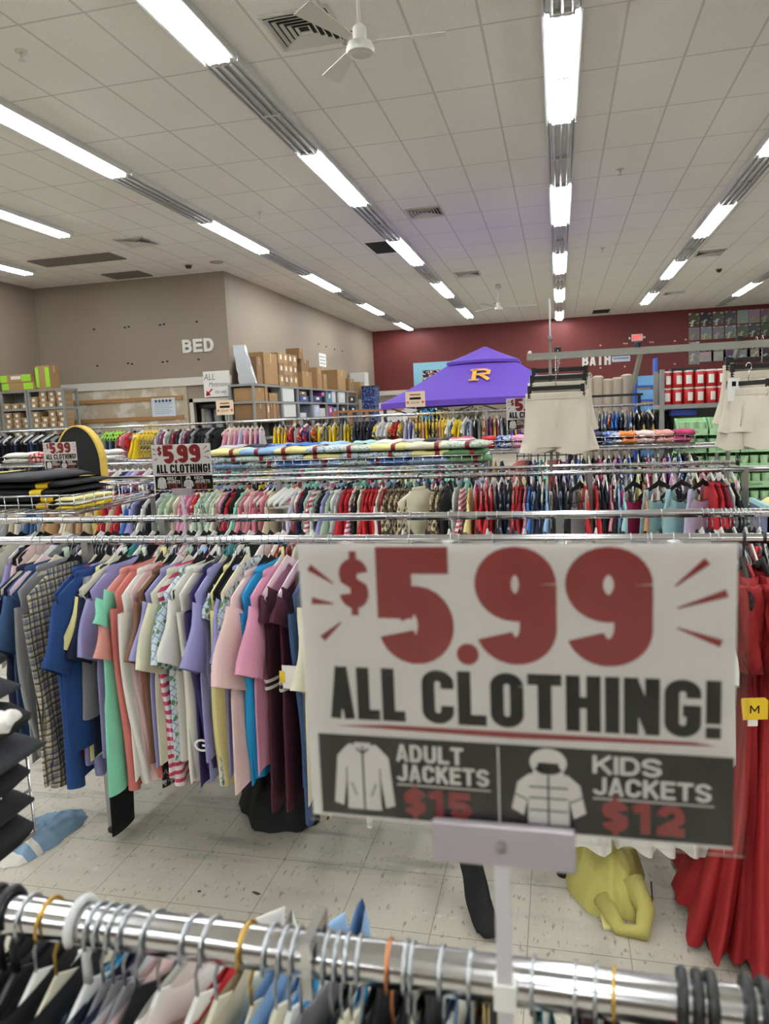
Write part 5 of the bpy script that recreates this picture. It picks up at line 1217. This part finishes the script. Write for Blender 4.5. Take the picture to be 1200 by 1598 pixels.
for k, (px, dy, L, sp, ln, rz) in enumerate([(1172, .03, 1.18, .26, (.10, .0), -.1), (1204, .02, 1.185, .3, (.05, .16), .0), (1245, .0, 1.17, .3, (.0, .05), .05)]):
    x = xs(px, 900, YB1-.1)
    hanger('black plastic', 'thick black hanger of the %s red gown beside the price sign' % ORD[k+1], (x, YB1, RAILZ), rz, 'hangers of the red gowns')
    g = make_gown('long red ruffled gown, %s from the large price sign, hem near the floor' % ORD[k+1], x, YB1-dy, rz, k, L, sp, ln)
    if k == 0: g0 = g
YT = mat('yellow_size_tag', (222, 184, 30), .45)
c = at(1177, 1107, 2.2); t = thing('size_tag', 'yellow size tag marked M hanging on a red gown', 'tag', (c.x, 2.2, c.z), .15)
MB().prism([(-.036, 0, .033), (.030, 0, .034), (.038, 0, .026), (.038, 0, -.03), (-.030, 0, -.032), (-.036, 0, .02)], (0, .002, 0)).build('tag_card', YT, t)
mb = MB(); lettering(mb, 'M', -.012, -.012, .024, .026, .16, -.0006); mb.build('letter', INK, t)
MB().box((-.016, .003, -.052), (.012, .004, -.02)).build('white_label', PAPER, t)
MB().tube([(0, .001, .03), (.0, .02, .09), (0, .1, .12)], .001, 5).build('tag_cord', INK, t)
# white scalloped hems under the price sign
for k, px in enumerate([922, 992, 1025, 1060, 1118]):
    c = at(px, 1330 if k < 4 else 1345, 2.32); rng = random.Random(k); rings = []
    for i in range(10):
        f = i/9; w = .055*(.7+.5*f); rings.append([(.018*(1+.5*f)*math.sin(a)+.006*math.sin(4*a+k), w*(1+.10*math.sin(5*a+k))*math.cos(a), -f*(RAILZ-.07-(c.z-.012)) + (.012*math.sin(3*a) if f > .9 else 0)) for a in [2*PI*j/32 for j in range(32)]])
    o = MB().loft(rings, False).build('camisole', cloth('white'), None, True); o.location = (c.x, 2.36, RAILZ-.065); o.rotation_euler = (0, 0, 1.2)
    tag(o, 'white scallop-hemmed garment under the price sign, %s from the bolted bracket' % ORD[k+1], 'dress', 'white scalloped garments')
    hanger('white plastic', 'white hanger above the %s scallop-hemmed garment behind price sign' % ORD[k+1], (c.x, YB1, RAILZ), .0, 'hangers of scalloped garments')

# ---------------------------------------------------------------- on the floor
def heap(name, label, cat, c, rx, ry, h, m, seed, rz=0., folds=7, n=64, kk=15):
    mb = MB(); rings = []
    for i in range(kk+1):
        f = i/kk; r = []
        for j in range(n):
            a = 2*PI*j/n; out = 1+.22*noise.noise(Vector((math.cos(a)*1.6+seed*3, math.sin(a)*1.6, seed)))+.10*noise.noise(Vector((math.cos(a)*4, math.sin(a)*4, seed+5)))
            x, y = rx*f*out*math.cos(a), ry*f*out*math.sin(a); p = Vector((x/rx*1.5+seed, y/ry*1.5, seed*.7))
            wr = 1-abs(noise.noise(p*2.0))*1.3; wr2 = 1-abs(noise.noise(p*4.5+Vector((7, 3, 1))))*1.2
            z = h*(1-f**2.6)*(.45+.38*wr+.22*wr2) + .012*(1-f)
            r.append((x, y, max(.003, z) if f < 1 else .002))
        rings.append(r)
    mb.loft(rings, False); mb.add(rings[0], [tuple(range(n))])
    o = mb.build(name, m, None, True); o.location = c; o.rotation_euler = (0, 0, rz)
    tag(o, label, cat); return o
heap('fallen_garment', 'crumpled yellow garment lying on the floor under the price sign', 'clothes', (.14, 2.52, 0), .14, .26, .20, mat('dull_yellow_cloth', (178, 168, 92), .8, vary=.08, bump=.15, scale=40), 3, .1)
MB().tube([(-.04, -.2, .05), (-.0, -.30, .015), (.06, -.32, .02), (.09, -.24, .04), (.06, -.16, .09)], [.03, .022, .026, .03, .04], 10).build('sleeve', _M['dull_yellow_cloth'], bpy.data.objects['fallen_garment'], True)
MB().box((-.05, -.29, .003), (-.02, -.17, .012)).build('cream_tab', cloth('pale yellow'), bpy.data.objects['fallen_garment'])
heap('fallen_garment', 'crumpled black garment heap on the floor under the blue-sleeved rack end', 'clothes', (-1.20, 2.84, 0), .20, .26, .24, mat('black_heap_cloth', (10, 11, 13), .75, bump=.2, scale=30), 8, .5)
heap('fallen_garment', 'pale pink and cream clothes slumped behind the black heap', 'clothes', (-1.25, 3.45, 0), .30, .22, .30, m_stripes('pink_cream_heap', (214, 190, 192), (206, 200, 170), .3, .7), 5, .2)
o = heap('fallen_garment', 'light blue garment with white stripes lying below the side basket', 'clothes', (-2.07, 2.40, 0), .12, .21, .06, cloth('pale blue'), 11, -.2)
def m_hem():
    n = NT('blue_white_hem'); s1 = n.math('LESS_THAN', n.Y, -.15); s2 = n.math('MULTIPLY', n.math('GREATER_THAN', n.Y, -.185), n.math('LESS_THAN', n.Y, -.165)); s3 = n.math('LESS_THAN', n.Y, -.125)
    a = n.math('MULTIPLY', n.math('LESS_THAN', n.Y, -.075), n.math('GREATER_THAN', n.Y, -.105)); b = n.math('LESS_THAN', n.Y, -.145)
    return n.done('blue_white_hem', n.mix(n.math('MAXIMUM', a, b), (120, 148, 172), (214, 210, 200)))
o.data.materials[0] = m_hem()
TAPEF = mat('dark_tape_residue', (70, 60, 48), .7)
for k, (px, py, w, d, a) in enumerate([(311, 1391, .014, .012, .2), (400, 1394, .045, .014, -.3), (1006, 1400, .05, .004, .1)]):
    c = atz(px, py, 0); mb = MB(); rng = random.Random(k)
    mb.prism([(w/2*math.cos(2*PI*j/9)*rng.uniform(.7, 1.1), d/2*math.sin(2*PI*j/9)*rng.uniform(.7, 1.2), .0003) for j in range(9)], (0, 0, .0008))
    o = mb.build('floor_scrap', TAPEF); o.location = c; o.rotation_euler = (0, 0, a); o['kind'] = 'stuff'; tag(o, ['tiny dark speck of tape stuck on the floor tiles', 'dark torn scrap of tape stuck on the floor tiles', 'thin dark line of tape residue by the yellow garment'][k], 'litter')
mb = MB()
for a, b in (((1000, 1378), (1004, 1420)), ((1016, 1376), (1018, 1406)), ((1004, 1420), (1017, 1420)), ((1001, 1402), (1018, 1400)), ((1018, 1406), (1015, 1412)), ((1006, 1408), (1010, 1404))):
    p, q = atz(*a, 0), atz(*b, 0); mb.bar((p.x, p.y, .0008), (q.x, q.y, .0008), .006, .0014)
o = mb.build('tape_outline', TAPEF); o['kind'] = 'stuff'; tag(o, 'dark rectangular outline of old tape beside the yellow garment', 'litter')
# black trouser leg trailing towards the aisle
p0, p1, p2 = at(728, 1318, 2.30), at(745, 1400, 2.22), at(768, 1490, 2.12)
pts = [Vector((p0.x-.02, YB1-.02, RAILZ-.09)), Vector((p0.x-.012, 2.38, .62)), p0, p1, Vector((p2.x, p2.y, max(.02, p2.z)))]
rings = []
for i in range(25):
    f = i/24*(len(pts)-1); k = min(int(f), len(pts)-2); q = pts[k].lerp(pts[k+1], f-k); w = .030+.014*i/24
    rings.append([(q.x+w*math.cos(a)*(1+.1*math.sin(3*a+i*.5)), q.y+.016*math.sin(a)+.006*math.sin(4*a+i*.8), q.z) for a in [2*PI*j/18 for j in range(18)]])
o = MB().loft(rings).build('leggings', cloth('black'), None, True); tag(o, 'black leggings leg dangling out behind the sign post to the floor', 'leggings')
hanger('black velvet', 'black hanger holding the dangling black leggings behind the sign', (p0.x-.02, YB1, RAILZ), 0, 'hanger of the leggings')

# ---------------------------------------------------------------- goods behind the shorts
YG = 8.5
def shelf_right():
    return shelving('grey shelving unit carrying red tins and topped beside the shorts', (1.67, 9.25, 0), (1.1, .6, 2.02), [.4, .9, 1.28, 1.625], 'x')
shelf_right()
TINR = mat('red_tin', (186, 34, 34), .35); tin0 = None
for lv in range(2):
    for r in range(2):
        for c in range(9):
            loc = (1.20+.118*c, 9.04+.13*r, 1.626+.19*lv); lab = 'red tin with white label in the stacked tins on grey shelving'
            if tin0 is None:
                tin0 = thing('red_tin', lab, 'tin', loc, 0, 'red tins on the shelving')
                MB().lathe([(.053, 0), (.056, .006), (.056, .165), (.052, .172)], 16).build('tin_body', TINR, tin0, 'auto'); MB().lathe([(.055, .165), (.056, .18), (.05, .184)], 16).build('lid', WHITEP, tin0, 'auto')
                MB().loft([[(.0572*math.cos(a), .0572*math.sin(a), z) for a in [math.radians(-112+62*j/8) for j in range(9)]] for z in (.035, .13)], False, False).build('paper_label', PAPER, tin0)
            else: dup(tin0, loc, RNG.uniform(-.25, .25), lab, 'red tins on the shelving')
tag(MB().box((1.25, 9.0, 2.0), (1.55, 9.2, 2.03)).build('dark_flat_box', BLACKP), 'thin dark flat box lying atop the red tins shelving', 'box')
tag(MB().box((1.25, 8.99, 1.5), (1.52, 9.2, 1.575)).build('blue_shelf_bar', mat('royal_blue_panel', (30, 50, 140), .4)), 'royal blue panel under the red tins shelf', 'panel').parent = None
GREENB = mat('mint_carton', (166, 208, 160), .6); GREEND = mat('dark_green_print', (40, 84, 56), .6); TUBM = mat('mint_tub', (176, 212, 168), .5)
tray0 = tub0 = None
cols_g = [(1.36, 8.45, 8, 'first'), (1.67, 8.40, 8, 'second'), (1.98, 8.40, 7, 'third'), (2.29, 8.40, 7, 'fourth')]
for cx, cy, nn, cn in cols_g:
    for r in range(nn):
        lab = 'mint green display tray, %s from the floor in the %s stack behind the shorts' % (ORD[r+1], cn); loc = (cx+.012*math.sin(r*2.1), cy, .185*r)
        if tray0 is None:
            t = tray0 = thing('display_tray', lab, 'tray', loc, 0, 'mint green display trays'); t.scale = (.82, .82, .82)
            mb = MB(); mb.box((-.18, -.16, 0), (.18, .16, .012)); mb.box((-.18, -.16, .012), (.18, -.152, .085)); mb.box((-.18, .152, .012), (.18, .16, .22))
            for s in (-1, 1): mb.prism([(s*.18, -.152, .012), (s*.18, .152, .012), (s*.18, .152, .222), (s*.18, .02, .222), (s*.18, -.152, .10)], (-s*.008, 0, 0))
            mb.build('tray_body', GREENB, t); MB().prism([(-.181, -.15, .02), (-.181, .14, .02), (-.181, .14, .20)], (-.001, 0, 0)).build('side_print', GREEND, t)
            mb = MB(); typed(mb, 'Dinners', -.10, -.1615, .03, .05, .16); mb.build('lettering', GREEND, t)
        else: dup(tray0, loc, 0, lab, 'mint green display trays')
        for k in range(3):
            l2 = 'mint tub with green lid standing in a mint green tray'; loc2 = (loc[0]-.094+.094*k, cy-.07, loc[2]+.0102)
            if tub0 is None:
                tub0 = thing('food_tub', l2, 'tub', loc2, 0, 'tubs in the mint trays'); tub0.scale = (.8, .8, .8)
                MB().lathe([(.042, 0), (.052, .15)], 14).build('tub_body', TUBM, tub0, 'auto'); MB().lathe([(.054, .148), (.055, .165), (.05, .17)], 14).build('lid', GREENB, tub0, 'auto')
            else: dup(tub0, loc2, 0, l2, 'tubs in the mint trays')
ROLLM = mat('beige_carpet_back', (176, 162, 142), .9, bump=.3, scale=90)
for k in range(5):
    c = at(918+15*k, 600, 11.0); h = 2.04+.03*math.sin(k*2)
    mb = MB(); mb.lathe([(.05, 0), (.078, .02), (.08, h-.02), (.05, h)], 18)
    sp = MB().tube([(.012*a*math.cos(a*1.0)*.6, .012*a*math.sin(a)*.6, h+.002) for a in [.4*j for j in range(22)]], .004, 5)
    t = thing('carpet_roll', 'beige standing carpet roll, %s from the hanging shorts' % ORD[k+1], 'carpet roll', (c.x, 11.0, 0), 0, 'beige carpet rolls')
    mb.build('roll_body', ROLLM, t, 'auto'); sp.build('spiral_edge', CARDD, t)
t = thing('roll_stand', 'black bar stand in front of the beige carpet rolls', 'stand', (at(942, 610, 10.4).x, 10.4, 0))
MB().box((-.5, -.015, 1.76), (.5, .015, 1.79)).build('bar', BLACKP, t)
for x in (-.45, .45): MB().box((x-.02, -.02, 0), (x+.02, .02, 1.76)).build('post', BLACKP, t); MB().box((x-.02, -.25, 0), (x+.02, .25, .03)).build('foot', BLACKP, t)
c = at(966, 613, 11.4); tag(MB().box((-.12, -.02, -.18), (.12, .02, .19)).build('notice_card', PAPER), 'white notice card with small marks beside the carpet rolls', 'notice').location = (c.x+.05, 11.4, c.z)
n0 = bpy.data.objects['notice_card']
MB().box((-.02, .02, -c.z), (.02, .05, .0)).build('post', GREYMETAL, n0)
mb = MB(); [mb.box((-.09+.05*k, -.023, .11), (-.06+.05*k, -.02, .14)) for k in range(3)]; mb.build('printed_mark', INK, n0)
c = at(955, 634, 11.6); carton('carton', 'mustard carton standing below the white notice card', 'box', (c.x, 11.75, 0), (.36, .3, 1.68), mat('mustard_card', (190, 150, 80), .8))
BLUEC = mat('blue_crate', (40, 90, 180), .45); LBLUE = mat('light_blue_pack', (110, 165, 215), .5)
c = at(1007, 630, 10.7); t = thing('blue_rack', 'tall blue plastic display rack before the wrapped brown packs', 'display rack', (c.x, 10.75, 0))
for x in (-.13, .13): MB().box((x-.015, -.15, 0), (x+.015, .15, 2.08 if x < 0 else 2.25)).build('side_post', BLUEC, t)
for k in range(9): MB().box((-.115, -.15, .35+.19*k), (.115, .15, .37+.19*k)).build('shelf', BLUEC, t)
for k in range(9): tag(MB().bbox((-.11, -.14, 0), (.11, .1, .13), .004).build('blue_packet', LBLUE), 'pale blue packet on the blue display rack, %s shelf from the floor' % ORD[k+1], 'packet', 'packets on the blue rack').location = (c.x, 10.75, .3715+.19*k)
c = at(1029, 630, 11.2)
for k in range(11): carton('wrapped_pack', 'brown and blue wrapped pack, %s from the floor, beside the blue rack' % ORD[k+1], 'packet', (c.x, 11.2, .185*k), (.27, .3, .18), CARD if k % 2 else mat('blue_brown_pack', (120, 130, 160), .6), 'wrapped packs pile', tape=False)
c = at(1164, 790, 4.36); c.x += .36; t = thing('fabric_bin', 'grey-blue fabric bin full of folded packets beside the shorts rack', 'bin', (c.x, 4.55, 0))
BINM = m_blotch('grey_blue_denim', (104, 100, 116), (92, 104, 140), (120, 116, 128), 6)
mb = MB(); x0, x1, y0, y1, h = -.25, .3, -.2, .2, 1.06
for a, b in (((x0, y0, .0), (x1, y0+.012, h)), ((x0, y1-.012, 0), (x1, y1, h)), ((x0, y0, 0), (x0+.012, y1, h)), ((x1-.012, y0, 0), (x1, y1, h)), ((x0, y0, .64), (x1, y1, .658))): mb.box(a, b)
mb.build('bin_body', BINM, t)
for a, b in (((x0-.004, y0-.004, h-.02), (x1+.004, y0+.016, h+.006)), ((x0-.004, y0, h-.02), (x0+.016, y1, h+.006))): MB().box(a, b).build('rim', cloth('aqua'), t)
for k in range(5): folded('folded_packet', 'pale green or yellow folded packet, %s layer in the grey-blue fabric bin' % ORD[k+1], 'packet', (c.x+.025, 4.55, .66+.085*k), (.46, .32, .083), 'sage' if k % 2 else 'pale yellow', .05*k, k)

# ---------------------------------------------------------------- side basket of black clothes near the frame edge
bx1 = at(47, 1230, 1.08).x
make_basket('chrome wire basket of black clothes hanging at the aisle side', bx1-.55, bx1, .80, 1.08, .915, .165, .06, legs='far', wire=.0028)
for o in [q for q in bpy.data.objects if q.get('label') == 'chrome wire basket of black clothes hanging at the aisle side']: pass
for k, (dx, dy, z, w, rz) in enumerate([(0, 0, .923, .40, 0), (0, 0, .975, .40, .01), (0, 0, 1.027, .40, -.01), (0, .005, 1.079, .44, .02), (0, 0, 1.131, .44, -.02), (0, 0, 1.183, .42, .02), (0, 0, 1.233, .40, -.01)]):
    folded('folded_garment', 'black folded garment, %s from the bottom of the side basket pile' % ORD[k+1], 'folded clothes', (at([40, 40, 42, 64, 56, 38, 26][k], 1100, 1.055).x-w/2, .945+dy, z), (w, .22, .052), 'charcoal' if k in (3, 5) else 'black', rz, k, 'black clothes in the side basket')
folded('folded_garment', 'white folded garment peeking from the black side basket pile', 'folded clothes', (at(4, 1128, .87).x, .87, at(4, 1128, .87).z-.01), (.03, .05, .022), 'white', .3, 1)

# ---------------------------------------------------------------- near rail (A): hangers and garment tops
def ax(px): return at(px, 1422+(px-40)*.1335, YA).x
A = [(-30,'black','t-shirt','black plastic'),(-8,'charcoal','t-shirt','black plastic'),(14,'black','t-shirt','black plastic'),(46,'black','hoodie','white plastic'),(78,'black','t-shirt','brass hooked'),(128,'turquoise print','t-shirt','clear white'),(152,'navy','sweater','grey velvet'),(168,'silver','sweatshirt','grey velvet'),
     (186,'blush','t-shirt','grey velvet'),(205,'black','tank top','black velvet'),(240,'white','t-shirt','white plastic'),(300,'red','t-shirt','white plastic'),(330,'beige','sweater','cream plastic'),(386,'pale blue','big tee','brass hooked'),(424,'pale blue','t-shirt','cream plastic'),(446,'sky','t-shirt','white plastic'),(464,'lavender','tank top','grey velvet'),
     (512,'black','t-shirt','black velvet'),(528,'cream','tank top','cream plastic'),(543,'sky','t-shirt','cream plastic'),(562,'black','t-shirt','black velvet'),(608,'charcoal','t-shirt','copper hooked'),(634,'grey','tank top','cream plastic'),(644,'black','sweatshirt','black velvet'),(690,'steel','t-shirt','white plastic'),(735,'gold black','t-shirt','black velvet'),
     (832,'teal','t-shirt','white plastic'),(898,'burgundy','t-shirt','grey velvet'),(930,'crimson','tank top','grey velvet'),(958,'navy','t-shirt','brass hooked'),(1064,'black','t-shirt','black plastic'),(1088,'charcoal','t-shirt','black plastic'),(1110,'red','tank top','black plastic'),(1166,'black','t-shirt','black plastic'),(1194,'navy','t-shirt','black plastic')]
NECK[0] = .020
itA = [dict(x=ax(px), c=c, k=k, h=h, dz=.004 if px in (240, 386) else -.002, dy=-.03 if px in (240, 386) else 0) for px, c, k, h in A]
NEAR = hang_row(itA, YA, 'near rail', 'side-basket', 'clothes on the near rail', hi=True, T=.007, yawj=.12, seed=8)
for o in NEAR:
    if o['label'].startswith('black hoodie'):
        mb = MB(); typed(mb, 'EXPRESS', 0, 0, 0, .028, .13)
        w = mb.build('printed_lettering', cloth('silver'), o); w.matrix_local = Matrix.Translation((.016, -.20, -.165)) @ Matrix.Rotation(PI/2, 4, 'Z') @ Matrix.Rotation(-.5, 4, 'Y')
t = thing('rail_connector', 'chrome connector post rising from the near rail among hooks', 'rail connector', (ax(492), YA, RAILZ))
MB().box((-.004, -.0235, -.022), (.004, -.0175, .026)).build('side_plate', CHROME, t); MB().box((-.004, .0175, -.022), (.004, .0235, .026)).build('side_plate', CHROME, t); MB().box((-.004, -.018, .0165), (.004, .018, .0265)).build('top_plate', CHROME, t)
